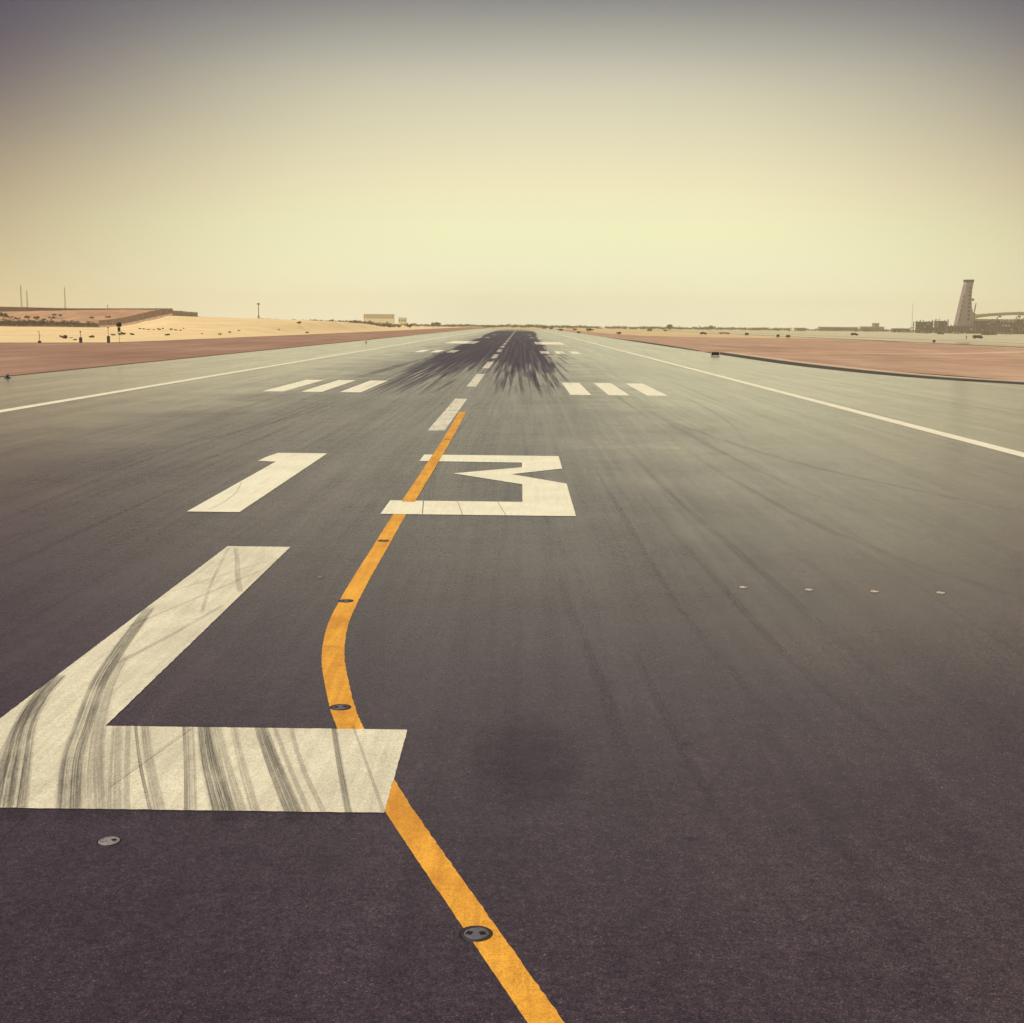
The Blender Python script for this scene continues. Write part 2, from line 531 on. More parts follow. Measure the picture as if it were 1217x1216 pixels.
MT = dict(
    asphalt=asphalt('asphalt'), shoulder=asphalt('dusty_asphalt', True),
    white=paint('white_paint', (0.83, 0.80, 0.63), (0.70, 0.67, 0.53), 0.35),
    letter=paint('worn_white_paint', (0.72, 0.68, 0.54), (0.54, 0.505, 0.40), 0.7),
    dash=paint('tyre_worn_white_paint', (0.76, 0.73, 0.58), (0.46, 0.43, 0.36), 0.9),
    yellow=paint('yellow_paint', (0.80, 0.405, 0.05), (0.52, 0.225, 0.03), 0.85),
    stroke=tyre_mat('touchdown_stroke', 0.55, 4.0, 0.35, (0.034, 0.0245, 0.047), 0.62), tyre=tyre_mat('tyre_rubber', 0.62, 12.0, 0.05, (0.042, 0.033, 0.040), 0.28), tyre_soft=tyre_mat('faint_tyre_rubber', 0.30, 8.0, 0.06, (0.042, 0.033, 0.040), 0.28),
    skid=tyre_mat('dusty_tyre_trail', 0.15, 4.0, 0.48, (0.026, 0.018, 0.026), 0.40),
    oil=oil_mat(),
    crack=plain('crack_filler', (0.30, 0.25, 0.20), 0.8, 0.1),
    brown=soil('brown_gravel', (0.27, 0.168, 0.118), (0.38, 0.245, 0.176), (0.49, 0.335, 0.245)),
    brown2=soil('maroon_gravel', (0.215, 0.122, 0.092), (0.285, 0.17, 0.13), (0.39, 0.245, 0.18), 1.6, 0.012),
    sand=soil('pale_sand', (0.57, 0.425, 0.235), (0.68, 0.515, 0.30), (0.77, 0.605, 0.37), 0.5, 0.05),
    pink=soil('pink_sand', (0.25, 0.13, 0.095), (0.38, 0.215, 0.145), (0.54, 0.35, 0.22), 0.7, 0.05),
    desert=soil('desert_ground', (0.44, 0.33, 0.19), (0.52, 0.40, 0.23), (0.60, 0.46, 0.28), 0.3, 0.01),
    track=soil('dusty_track', (0.52, 0.36, 0.23), (0.60, 0.43, 0.28), (0.66, 0.48, 0.32)),
    darkstrip=plain('dark_asphalt', (0.060, 0.052, 0.046), 0.8, 0.1, var=0.45, scale=0.2),
    kerb=plain('pale_kerb_concrete', (0.48, 0.38, 0.28), 0.85, 0.2, var=0.2, scale=0.4),
    concrete=plain('concrete', (0.36, 0.32, 0.29), 0.85, 0.2, var=0.2, scale=0.3),
    apron=plain('pale_apron_concrete', (0.46, 0.43, 0.30), 0.8, 0.2, var=0.15, scale=0.02),
    raw=plain('grey_raw_concrete', (0.25, 0.19, 0.215), 0.9, 0.2, var=0.35, scale=0.12),
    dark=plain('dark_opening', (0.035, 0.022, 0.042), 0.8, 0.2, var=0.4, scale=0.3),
    wall=plain('brown_wall_concrete', (0.15, 0.095, 0.075), 0.9, 0.1, var=0.3, scale=0.3),
    wallcap=plain('wall_foot_concrete', (0.44, 0.33, 0.25), 0.9, 0.1),
    steel=plain('weathered_steel', (0.16, 0.13, 0.12), 0.5, 0.4, 0.3),
    palesteel=plain('pale_galvanised_steel', (0.40, 0.36, 0.30), 0.5, 0.4, 0.2),
    black=plain('black_enamel', (0.012, 0.010, 0.012), 0.5, 0.3),
    plate=plain('blue_grey_cast_plate', (0.13, 0.125, 0.155), 0.5, 0.5, 0.3, scale=30.0),
    frame=plain('dark_raw_concrete_frame', (0.145, 0.095, 0.13), 0.9, 0.2, var=0.4, scale=0.15),
    cast=plain('cast_iron', (0.040, 0.034, 0.045), 0.6, 0.4, 0.3, scale=40.0),
    alu=plain('grey_cast_aluminium', (0.22, 0.20, 0.22), 0.6, 0.4, 0.1, scale=40.0),
    glass=plain('lamp_glass', (0.20, 0.21, 0.26), 0.08, 0.8, 0.0),
    window=plain('tinted_glass', (0.03, 0.035, 0.04), 0.15, 0.6),
    roof=plain('olive_roof_sheet', (0.26, 0.24, 0.13), 0.5, 0.3, var=0.15, scale=0.05),
    faintwall=plain('haze_paled_wall', (0.82, 0.76, 0.56), 0.9, 0.2, var=0.05),  # distant haze put into the wall colour so the building stays faint
    facade=plain('pale_facade_panel', (0.55, 0.46, 0.36), 0.7, 0.3),
    scrub=plain('dry_scrub_leaves', (0.075, 0.052, 0.048), 0.8, 0.1, var=0.5, scale=0.7),
    tree=plain('dusty_tree_leaves', (0.085, 0.075, 0.040), 0.8, 0.1, var=0.5, scale=0.4),
    bark=plain('bark', (0.09, 0.06, 0.04), 0.9, 0.1),
    orange=plain('orange_paint', (0.72, 0.20, 0.06), 0.5, 0.3),
    whitebox=plain('white_enamel', (0.72, 0.66, 0.55), 0.5, 0.3),
    tyreblack=plain('vehicle_tyre', (0.02, 0.018, 0.018), 0.85, 0.1),
    carA=plain('dark_vehicle_paint', (0.045, 0.035, 0.035), 0.35, 0.5),
    carB=plain('dark_red_vehicle_paint', (0.10, 0.04, 0.035), 0.35, 0.5),
    redbox=plain('faded_red_steel', (0.20, 0.09, 0.07), 0.6, 0.3),
)

# ------------------------------------------------------------------ setting: ground, runway, shoulders
YN, YF = -120.0, 4420.0


def jag(pts, amp, step, seed):
    """walk along the points and make the edge uneven"""
    rnd = random.Random(seed)
    out = []
    for a, b in zip(pts[:-1], pts[1:]):
        n = max(1, int(math.dist(a, b) / step))
        for k in range(n):
            t = k / n
            out.append((a[0] + (b[0] - a[0]) * t + rnd.uniform(-amp, amp), a[1] + (b[1] - a[1]) * t))
    out.append(pts[-1])
    return out


g = sheet('ground', [(-3500, YN), (3500, YN), (3500, YF), (-3500, YF)], -0.30, MT['desert'], kind='structure')

left_sand_edge = [(-142, YN), (-135, 200), (-124, 318), (-103, 336), (-100.5, 380), (-99.3, 442), (-96.3, 706), (-93.2, 1263), (-92, 2400)]
lb = jag(left_sand_edge, 1.2, 14, 3)
sheet('gravel_strip', [(-47.3, YN)] + [(-47.3, 2400)] + lb[::-1], -0.10, MT['brown2'], kind='structure')

rb_edge = [(166, YN), (166, 200), (168, 421), (183, 571), (177, 698), (136, 718), (100, 723), (78, 790), (70, 1000), (66, 1700)]
rbj = jag(rb_edge, 1.5, 16, 5)
sheet('gravel_field', [(47.2, 1700), (47.2, 225), (70, 128), (140, 95), (140, YN)] + rbj, -0.10, MT['brown'], kind='structure')

RW = sheet('runway', [(-28.6, YN), (28.6, YN), (28.6, 1550), (-28.6, 1550)], 0.0, MT['asphalt'], kind='structure')
sheet('runway_shoulder', [(-47.6, YN), (-28.6, YN), (-28.6, 1550), (-47.6, 1550)], -0.004, MT['shoulder'], kind='structure')
fil = smooth_line([(47.0, 300), (46.8, 235), (47.6, 195), (51.5, 160), (58.5, 140.5), (70, 124), (92, 110), (130, 103), (200, 98)], 6)
sheet('runway_shoulder', [(28.6, YN), (28.6, 1550), (47.0, 1550), (47.0, 301)] + fil + [(200, YN)], -0.004, MT['shoulder'], kind='structure')
# dark drainage strip with a pale kerb along the right shoulder
out1 = [(52.4, 300), (52.3, 235), (53.2, 198), (56.2, 166), (62.2, 147.5), (73, 131), (94, 117), (131, 110), (200, 105)]
dl = smooth_line(out1, 6)
ribbon('drainage_strip', fil, dl, -0.012, MT['darkstrip'])['kind'] = 'structure'
ribbon('drainage_strip', [(47.0, 640), (47.0, 500), (47.0, 420), (47.0, 312)], [(47.8, 640), (50.6, 500), (50.6, 420), (48.8, 312)], -0.012, MT['darkstrip'])['kind'] = 'structure'
ribbon('drainage_strip', [(-47.5, 40), (-47.5, 200), (-47.5, 420), (-47.5, 700)], [(-48.5, 40), (-48.7, 200), (-49.2, 420), (-48.2, 700)], -0.012, MT['darkstrip'])['kind'] = 'structure'
kl, kr = offset_line(dl, 2.4, 1.6)
kb = MB()
n_ = len(kl)
for i in range(n_ - 1):
    a, b, c, d = kl[i], kl[i + 1], kr[i + 1], kr[i]
    kb.add([(a[0], a[1], -0.3), (b[0], b[1], -0.3), (c[0], c[1], -0.3), (d[0], d[1], -0.3),
            (a[0], a[1], 0.06), (b[0], b[1], 0.06), (c[0], c[1], 0.06), (d[0], d[1], 0.06)],
           [(4, 5, 6, 7), (0, 1, 5, 4), (3, 7, 6, 2)])
o = kb.build('kerb', MT['kerb'])
o['kind'] = 'structure'
# dirt track across the gravel field
tl_, tr_ = offset_line(smooth_line([(53, 292), (71, 303), (103, 313), (125, 333), (143, 355), (164, 378)], 6), 3.5, 4.5)
ribbon('dirt_track', tl_, tr_, -0.092, MT['track'])['kind'] = 'structure'
for x0, x1, y in ((78, 92, 252), (96, 108, 268), (60, 74, 243)):
    tl_, tr_ = offset_line([(x0, y), ((x0 + x1) / 2, y + 1.5), (x1, y + 2)], 0.6, 2.0)
    ribbon('dirt_track', tl_, tr_, -0.090, MT['track'])['kind'] = 'structure'
# parallel taxiway and apron far right
sheet('taxiway', [(171, YN), (196, YN), (214, 640), (214, 2600), (186, 2600), (186, 640)], -0.09, MT['shoulder'], kind='structure')
sheet('apron', [(240, 520), (1500, 520), (1500, 2300), (240, 2300)], -0.20, MT['apron'], kind='structure')
for y in (760, 905, 1180, 1500):
    sheet('apron_road', [(240, y), (1300, y - 30), (1300, y), (240, y + 26)], -0.19, MT['kerb' if y in (905,) else 'shoulder'], kind='structure')

# ------------------------------------------------------------------ painted markings on the runway
Z1, Z2, Z3, Z4 = 0.004, 0.008, 0.012, 0.016


def rect(name, x0, x1, y0, y1, z=Z1, mat='white', label=None):
    return sheet(name, [(x0, y0), (x1, y0), (x1, y1), (x0, y1)], z, MT[mat], RW, label=label)


sheet('painted_letter', [(-3.02, 14.66), (3.02, 14.66), (3.02, 17.84), (-1.37, 17.84), (-1.37, 32.9), (-3.02, 32.9)], Z2, MT['letter'], RW,
      label='white painted letter L crossed by dark curved tyre marks')
sheet('painted_digit', [(-5.66, 38.95), (-4.03, 38.95), (-4.03, 57.1), (-6.25, 57.1), (-6.33, 56.3), (-6.42, 55.2), (-6.46, 53.7), (-5.9, 53.45), (-5.66, 53.45)], Z2, MT['white'], RW,
      label='white painted digit 1 left of the yellow line')
sheet('painted_digit', [(0.33, 38.95), (6.38, 38.95), (6.38, 47.1), (4.30, 49.9), (6.38, 52.1), (6.38, 57.1), (0.33, 57.1), (0.33, 54.35), (4.73, 54.2),
                        (4.73, 52.4), (2.0, 49.95), (4.73, 46.75), (4.73, 42.0), (0.33, 42.0)], Z2, MT['white'], RW,
      label='white painted digit 3 crossed by the yellow line')
for s in (-1, 1):
    rect('edge_line', s * 28.5 - 0.45, s * 28.5 + 0.45, YN, 1480)
y = 70.2
while y < 1400:
    rect('centreline_dash', -0.47, 0.47, y, y + 30.5, Z1, 'dash')
    y += 50.6
for y0, y1 in ((108.3, 131.0), (263, 287)):
    for s in (-1, 1):
        for k in range(3):
            xa = 8.9 + k * 3.25 if s > 0 else -(8.9 + k * 3.28)
            rect('touchdown_bar', min(xa, xa + s * 1.78), max(xa, xa + s * 1.78), y0, y1)
for s in (-1, 1):
    rect('aiming_bar', min(s * 9.2, s * 18.2), max(s * 9.2, s * 18.2), 385, 440)
for y0, ks in ((560, 2), (710, 1)):
    for s in (-1, 1):
        for k in range(ks):
            xa = s * (9 + k * 3.3)
            rect('touchdown_bar', min(xa, xa + s * 1.78), max(xa, xa + s * 1.78), y0, y0 + 23)

# yellow lead-in line: centre path through the photographed edge points
yc = [(6.47, 5.6), (5.61, 8.0), (4.88, 10.04), (4.265, 11.75), (3.635, 13.5), (3.09, 15.05), (2.39, 17.2), (2.0, 18.6), (1.68, 20.1), (1.38, 21.7), (1.18, 23.3), (1.07, 24.8),
      (1.02, 26.5), (0.99, 28.5), (0.97, 31.9), (0.95, 35.5), (0.93, 38.6), (0.94, 43.2)]
yl = smooth_line(yc, 22)
L_, R_ = offset_line(yl, 0.40, 0.40, [0.29 + 0.11 * min(1, max(0, (q[1] - 9) / 12)) for q in yl])
edge_rnd = random.Random(4)
L_ = [(x + edge_rnd.gauss(0, 0.0025), y) for x, y in L_]
R_ = [(x + edge_rnd.gauss(0, 0.0045), y) for x, y in R_]
ribbon('lead_in_line', L_, R_, Z1, MT['yellow'], RW, label='yellow line curving from the near foreground up to the digits')
L_, R_ = offset_line([(0.95, 41.7), (0.95, 50), (0.94, 60), (0.90, 72), (0.80, 85.2)], 0.44, 0.46)
ribbon('lead_in_line', L_, R_, Z3, MT['yellow'], RW, label='straight yellow line over the top of the digit 3')

# tyre marks across the letter
marks = [
    ([(-1.34, 14.15), (-2.06, 16.31), (-2.56, 17.92), (-2.86, 19.4), (-2.98, 20.6)], 0.56, 0.30, 'tyre'),
    ([(-1.81, 14.65), (-2.4, 16.9), (-2.75, 18.6), (-2.98, 20.3)], 0.30, 0.16, 'tyre_soft'),
    ([(-0.63, 14.15), (-1.33, 16.3), (-1.7, 17.84), (-2.18, 19.96), (-2.48, 21.86), (-2.83, 24.64), (-2.98, 25.8)], 0.40, 0.28, 'tyre'),
    ([(-0.34, 14.15), (-1.02, 16.18), (-1.5, 17.84), (-2.0, 19.9), (-2.35, 22.0)], 0.62, 0.28, 'tyre_soft'),
    ([(0.44, 14.3), (-0.25, 16.2), (-0.88, 18.1)], 0.20, 0.16, 'tyre_soft'),
    ([(0.33, 14.3), (-0.38, 16.2), (-1.02, 18.1)], 0.07, 0.05, 'tyre'),
    ([(0.8, 14.3), (0.3, 16.2), (-0.21, 18.1)], 0.16, 0.14, 'tyre_soft'),
    ([(0.72, 14.3), (0.22, 16.2), (-0.3, 18.1)], 0.06, 0.06, 'tyre'),
    ([(1.2, 14.3), (0.54, 16.24), (-0.01, 18.1)], 0.40, 0.24, 'tyre'),
    ([(1.38, 14.3), (0.74, 16.24), (0.17, 18.1)], 0.30, 0.16, 'tyre_soft'),
    ([(2.04, 14.3), (1.38, 16.27), (0.81, 18.1)], 0.30, 0.24, 'tyre'),
    ([(2.22, 14.3), (1.6, 16.2), (1.01, 18.1)], 0.10, 0.08, 'tyre_soft'),
    ([(2.66, 14.3), (2.25, 16.31), (1.9, 18.1)], 0.12, 0.10, 'tyre'),
    ([(3.05, 14.5), (2.69, 16.0), (2.18, 18.1)], 0.07, 0.05, 'tyre_soft'),
    ([(2.41, 14.3), (1.79, 16.13), (1.25, 18.1)], 0.10, 0.10, 'tyre_soft'),
    ([(-0.12, 14.3), (-0.65, 16.0), (-1.28, 18.1)], 0.26, 0.20, 'tyre_soft'),
    ([(1.58, 14.3), (1.04, 16.0), (0.42, 18.1)], 0.16, 0.14, 'tyre_soft'),
    ([(0.02, 14.3), (-0.50, 16.0), (-1.12, 18.1)], 0.10, 0.10, 'tyre_soft'),
    ([(-1.75, 25.0), (-2.2, 27.5), (-2.6, 30.2), (-2.98, 32.9)], 0.10, 0.08, 'tyre_soft'),
    ([(-1.4, 27.0), (-1.9, 29.0), (-2.4, 31.2), (-2.8, 32.8)], 0.18, 0.14, 'tyre_soft'),
    ([(-2.95, 23.6), (-2.5, 25.4), (-1.9, 27.9), (-1.4, 30.0)], 0.06, 0.06, 'tyre_soft'),
    ([(-2.98, 27.0), (-2.3, 28.9), (-1.5, 31.0)], 0.06, 0.06, 'tyre_soft'),
    ([(-2.3, 21.0), (-1.95, 22.9), (-1.7, 24.5), (-1.5, 26.0)], 0.12, 0.10, 'tyre_soft'),
    ([(-5.1, 39.1), (-5.0, 41.0), (-5.15, 43.5), (-5.6, 46.5)], 0.10, 0.07, 'tyre_soft'),
]
for i, (p, w0, w1, mt) in enumerate(marks):
    L_, R_ = offset_line(smooth_line(p, 6), w0 * 0.86, w1 * 0.86)
    ribbon('tyre_mark', L_, R_, 0.0105 + 0.0006 * i, MT[mt], RW)
# long faint trails left on the asphalt by turning and braking aircraft
rnd = random.Random(21)
trails = [([(13.6, 12), (11.0, 20), (10.5, 30), (10.0, 44), (9.6, 70)], 0.28), ([(12.0, 10), (9.8, 19), (9.2, 30), (8.8, 48)], 0.22),
          ([(9.8, 13), (8.2, 22), (7.9, 36), (7.7, 60)], 0.2), ([(18, 22), (14.5, 32), (13.0, 46), (12.6, 70)], 0.35),
          ([(25, 34), (20, 44), (16, 60), (13, 90)], 0.4), ([(-11, 30), (-9.5, 42), (-8.6, 60), (-8.2, 95)], 0.35),
          ([(-17, 42), (-12, 58), (-9.5, 80), (-9.0, 110)], 0.4), ([(-8, 22), (-7.6, 34), (-7.4, 60)], 0.25),
          ([(6.3, 11), (6.0, 20), (5.4, 32)], 0.25), ([(7.6, 10), (7.0, 16), (6.6, 26)], 0.18)]
for k in range(14):
    x = rnd.uniform(-22, 24)
    y = rnd.uniform(20, 90)
    b = rnd.uniform(-2.5, 2.5)
    trails.append(([(x + b, y), (x + b * 0.35, y + 14), (x, y + 34), (x - 0.1 * b, y + 60)], rnd.uniform(0.15, 0.4)))
for i, (p, w) in enumerate(trails):
    L_, R_ = offset_line(smooth_line(p, 6), w, w)
    ribbon('tyre_mark', L_, R_, 0.0022 + 0.00006 * i, MT['skid'], RW)
# touchdown strokes left of the dark rubber band
for i, (x, y0, ln) in enumerate([(-12.6, 122, 80), (-12.0, 126, 95), (-11.4, 132, 110), (-8.2, 112, 60), (-6.4, 108, 70), (-5.1, 118, 60), (-3.6, 121, 70), (-2.2, 104, 40), (3.5, 112, 60),
                                (4.6, 104, 50), (6.2, 100, 60), (8.3, 116, 70), (9.4, 119, 80), (10.4, 150, 60), (11.6, 185, 60), (12.4, 212, 50), (13.2, 230, 60), (-11.8, 230, 70)]):
    L_, R_ = offset_line([(x - 0.8 * (1 if x < 0 else -0.4), y0), (x - 0.2 * (1 if x < 0 else -0.4), y0 + ln / 2), (x, y0 + ln)], 0.34, 0.5)
    ribbon('tyre_mark', L_, R_, 0.0195 + 0.0005 * i, MT['stroke'], RW)
for x, y, rx, ry in ((4.72, 16.75, 1.0, 2.35), (7.0, 17.4, 0.16, 0.14), (6.66, 14.0, 0.14, 0.10)):
    k = 40
    ring = [(x + rx * math.cos(2 * math.pi * i / k), y + ry * math.sin(2 * math.pi * i / k)) for i in range(k)]
    o_ = sheet('oil_stain', ring, 0.0019, MT['oil'], RW)
    lay = o_.data.uv_layers.new(name='UVMap')
    for li, lp_ in enumerate(o_.data.loops):
        v = o_.data.vertices[lp_.vertex_index].co
        lay.data[li].uv = ((v.x - x) / rx, (v.y - y) / ry)
# cracks and slab joints
for p, w in (([(-0.53, 15.39), (-0.33, 16.5), (-0.1, 17.75)], 0.010), ([(1.42, 42.1), (1.52, 40.6), (1.62, 39.0)], 0.022), ([(2.55, 42.0), (2.72, 40.4), (2.86, 39.0)], 0.022),
             ([(3.9, 41.9), (4.05, 40.4), (4.2, 39.0)], 0.022), ([(1.02, 22.57), (1.15, 22.6), (1.36, 22.56)], 0.015)):
    L_, R_ = offset_line(p, w, w)
    ribbon('surface_crack', L_, R_, 0.0300, MT['crack'], RW)

# ------------------------------------------------------------------ inset lights in the pavement


def inset_light(dark, label, group, loc, r=0.145, rz=0.0):
    t = thing('inset_light', loc, label, 'runway light', group, rz)
    MB().lathe([(r * 1.12, -0.01), (r * 1.10, 0.004), (r * 1.02, 0.008), (r * 0.92, 0.006), (r * 0.90, -0.01)], 32).build('rim', MT['cast' if dark else 'alu'], t, True)
    MB().lathe([(r * 0.90, 0.0), (r * 0.84, 0.005), (r * 0.55, 0.010), (r * 0.25, 0.012), (0.0001, 0.0125)], 32).build('cover', MT['plate' if dark else 'alu'], t, True)
    MB().lathe([(r * 1.12, 0.0), (r * 1.14, 0.0022), (r * 1.24, 0.0022), (r * 1.27, -0.001)], 32).build('sealant', MT['black'], t)
    for sx in (-1, 1):
        b = MB()
        b.prism([(-0.28 * r, 0.004), (0.28 * r, 0.004), (0.20 * r, 0.016), (-0.20 * r, 0.016)], -0.22 * r, 0.22 * r,
                Matrix.Translation((sx * 0.48 * r, -0.06 * r, 0)) @ Matrix.Rotation(0.4 * sx, 4, 'Z'))
        b.build('lens', MT['black' if dark or sx > 0 else 'alu'], t)
    for k in range(6):
        a = math.pi / 3 * k + 0.3
        MB().tube((0.74 * r * math.cos(a), 0.74 * r * math.sin(a), 0.004), (0.74 * r * math.cos(a), 0.74 * r * math.sin(a), 0.012), 0.05 * r, n=6).build('bolt', MT['steel'], t)
    return t


GY = 'inset lights along the yellow line'
la = inset_light(True, 'dark round inset light in the yellow line, nearest the camera', GY, (4.23, 11.62, Z1), 0.132)
dup(la, (1.90, 18.9, Z1), 0.3, 'dark inset light in the yellow line just above the letter L', GY)
dup(la, (0.96, 26.45, Z1), 0.5, 'dark inset light where the yellow line straightens above the letter L', GY)
dup(la, (0.95, 34.04, Z1), 0.6, 'dark inset light in the yellow line just below the digit 3', GY)
dup(la, (0.93, 64.9, Z3), 0.7, 'dark inset light in the yellow line near its far end', GY)
lp = inset_light(False, 'light grey round inset light below the letter L', 'pale inset lights', (0.0, 13.72, 0.002), 0.108, 0.35)
GR = 'row of four pale lights right of the yellow line'
for i, (x, y, w) in enumerate([(9.72, 28.42, 'leftmost and faintest of the four pale pavement lights in a row'), (11.17, 28.23, 'second from left of the four pale pavement lights in a row'),
                               (12.62, 28.13, 'third from left of the four pale pavement lights in a row'), (14.09, 28.08, 'rightmost of the four pale pavement lights in a row')]):
    if i == 0:
        lr = inset_light(False, w, GR, (x, y, 0.002), 0.085)
        for ch in lr.children:
            if ch.name.startswith(('rim', 'cover')):
                ch.data.materials[0] = MT['facade']
    else:
        dup(lr, (x, y, 0.002), 0.2 * i, w, GR)
dup(lp, (0.03, 28.98, 0.002), 1.0, 'small pale inset light on the asphalt between the letter L and the yellow line', 'pale inset lights', (0.7, 0.7, 0.7))

# ------------------------------------------------------------------ left: dune, embankment, wall


def lerp_tab(tab, x):
    if x <= tab[0][0]:
        return tab[0][1]
    for (a, va), (b, vb) in zip(tab[:-1], tab[1:]):
        if x <= b:
            t = (x - a) / (b - a)
            t = t * t * (3 - 2 * t)
            return va + (vb - va) * t
    return tab[-1][1]


def sst(x, a, b):
    t = min(1, max(0, (x - a) / (b - a)))
    return t * t * (3 - 2 * t)


from mathutils import noise as mnoise
CREST = [(-200, 0.5), (120, 0.6), (150, 1.6), (176, 5.2), (204, 9.0), (235, 8.6), (300, 8.0), (350, 7.4), (400, 6.4), (430, 5.0), (455, 1.5), (475, 0.0)]


def dune_z(px, Y):
    z = lerp_tab(CREST, px) * sst(Y, 430, 850)
    p = at(px, 384, Y)
    z += 0.35 * mnoise.fractal(Vector((p.x * 0.02, p.y * 0.012, 0)), 1.0, 2.0, 4) * sst(Y, 380, 500)
    return z - 0.05


def edge_x(Y):
    return lerp_tab([(y, x) for x, y in left_sand_edge], Y)


b = MB()
NX, NY = 90, 60
Ys = [306 + (3000 - 306) * (k / NY) ** 1.8 for k in range(NY + 1)]
for Y in Ys:
    xr = edge_x(Y)
    for i in range(NX + 1):
        x = -Y * 0.52 - 120 + (xr - (-Y * 0.52 - 120)) * (i / NX)
        px = 616 + (x - CAM.x) / Y * FPX
        w = sst(xr - x, 0, 26)
        b.v.append((x, Y, -0.04 + dune_z(px, Y) * w if i else -0.06))
for j in range(NY):
    for i in range(NX):
        a = j * (NX + 1) + i
        b.f.append((a, a + 1, a + NX + 2, a + NX + 1))
o = b.build('sand_dune', MT['sand'], smooth=True)
o['kind'] = 'structure'
sheet('sand_flat', [(-900, YN), (-141.5, YN)] + lb[:20] + [(-124, 306.2), (-900, 306.2)], -0.12, MT['sand'], kind='structure')

MESA = [(-220, 10.5), (0, 11.6), (60, 12.6), (100, 13.6), (150, 14.4), (196, 14.6), (214, 12.5), (236, 9.5), (262, 7.0)]
b = MB()
PX = [-220 + 6 * i for i in range(81)]
YM = [905 + 12 * k for k in range(26)] + [1300, 1500, 1900]
for Y in YM:
    for px in PX:
        p = at(px, 384, Y)
        top = lerp_tab(MESA, px)
        t = sst(Y, 915 + 25 * mnoise.noise(Vector((px * 0.03, 0, 0))), 1060)
        z = -0.3 + (top + 0.3) * t + 0.8 * mnoise.fractal(Vector((p.x * 0.03, p.y * 0.03, 4)), 1.0, 2.0, 4) * sst(Y, 915, 960) * (1 - 0.7 * sst(Y, 1040, 1070))
        b.v.append((p.x, Y, z))
n_ = len(PX)
for j in range(len(YM) - 1):
    for i in range(n_ - 1):
        b.f.append((j * n_ + i, j * n_ + i + 1, (j + 1) * n_ + i + 1, (j + 1) * n_ + i))
o = b.build('embankment', MT['pink'], smooth=True)
o['kind'] = 'structure'


def wall_panels(name, path, mat, label, foot=True, sub=1):
    """path of (px, top y, bottom y, Y): a run of separate concrete panels with a post at every joint"""
    P = []
    for (a, c) in zip(path[:-1], path[1:]):
        for k in range(sub):
            t = k / sub
            P.append(tuple(a[i] + (c[i] - a[i]) * t for i in range(4)))
    P.append(path[-1])
    base = at(P[0][0], P[0][2], P[0][3])
    t = thing(name, base, label, 'wall')
    for a, c in zip(P[:-1], P[1:]):
        A0, A1 = at(a[0], a[2], a[3]) - base, at(a[0], a[1], a[3]) - base
        B0, B1 = at(c[0], c[2], c[3]) - base, at(c[0], c[1], c[3]) - base
        u = (B0 - A0).normalized()
        g_ = u * 0.12
        dn = Vector((0, 0, -1.5))
        th = Vector((0, 0.35, 0))
        fh = Vector((0, 0, (A1 - A0).z * 0.30)) if foot else Vector((0, 0, 0))
        q = [A0 + g_ + fh, B0 - g_ + fh, B1 - g_, A1 + g_]
        m_ = MB().add(q + [p + th for p in q], [(0, 1, 2, 3), (7, 6, 5, 4), (0, 4, 5, 1), (1, 5, 6, 2), (2, 6, 7, 3), (3, 7, 4, 0)])
        m_.build('wall_panel', MT[mat], t)
        if foot:
            q = [A0 + dn, B0 + dn, B0 + fh * 0.82, A0 + fh * 0.82]
            o_ = Vector((0, -0.3, 0))
            q = [p + o_ for p in q]
            th2 = Vector((0, 1.0, 0))
            MB().add(q + [p + th2 for p in q], [(0, 1, 2, 3), (7, 6, 5, 4), (0, 4, 5, 1), (1, 5, 6, 2), (2, 6, 7, 3), (3, 7, 4, 0)]).build('wall_footing', MT['wallcap'], t)
        MB().box(-0.3, 0.3, -0.25, 0.6, -0.8, (A1 - A0).z + 0.25, Matrix.Translation(A0)).build('wall_post', MT['raw'], t)
    return t


wall_panels('perimeter_wall', [(118, 381.0, 389.0, 905), (134, 379.5, 388.6, 900), (150, 376.8, 387.2, 890), (164, 373.6, 384.6, 880), (178, 370.2, 381.2, 872), (192, 367.6, 378.0, 866), (205, 366.4, 375.2, 862)],
            'wall', 'brown panelled perimeter wall climbing the sand slope at left', sub=2)
wall_panels('boundary_wall', [(205.6, 369.0, 376.0, 960), (216, 369.8, 376.2, 975), (228, 371.0, 376.4, 990), (235, 371.2, 376.8, 1000)], 'concrete',
            'short paler wall on the crest beyond the end of the panelled wall', foot=False)
wall_panels('boundary_wall', [(-30, 363.6, 371.5, 1085), (0, 364.6, 371.0, 1085), (30, 365.2, 370.4, 1085), (60, 366.0, 369.8, 1085), (90, 366.6, 369.0, 1085), (130, 366.6, 368.6, 1085), (170, 366.6, 368.2, 1085), (200, 366.6, 367.8, 1085)],
            'wall', 'long dark wall along the flat top of the embankment at left', foot=False, sub=2)
wall_panels('boundary_wall', [(-30, 386.2, 389.0, 900), (20, 386.6, 389.0, 900), (70, 386.6, 389.0, 900), (117.5, 386.6, 389.0, 904)], 'wall',
            'low dark wall at the foot of the embankment behind the pale sand', foot=False, sub=3)

# ------------------------------------------------------------------ vegetation


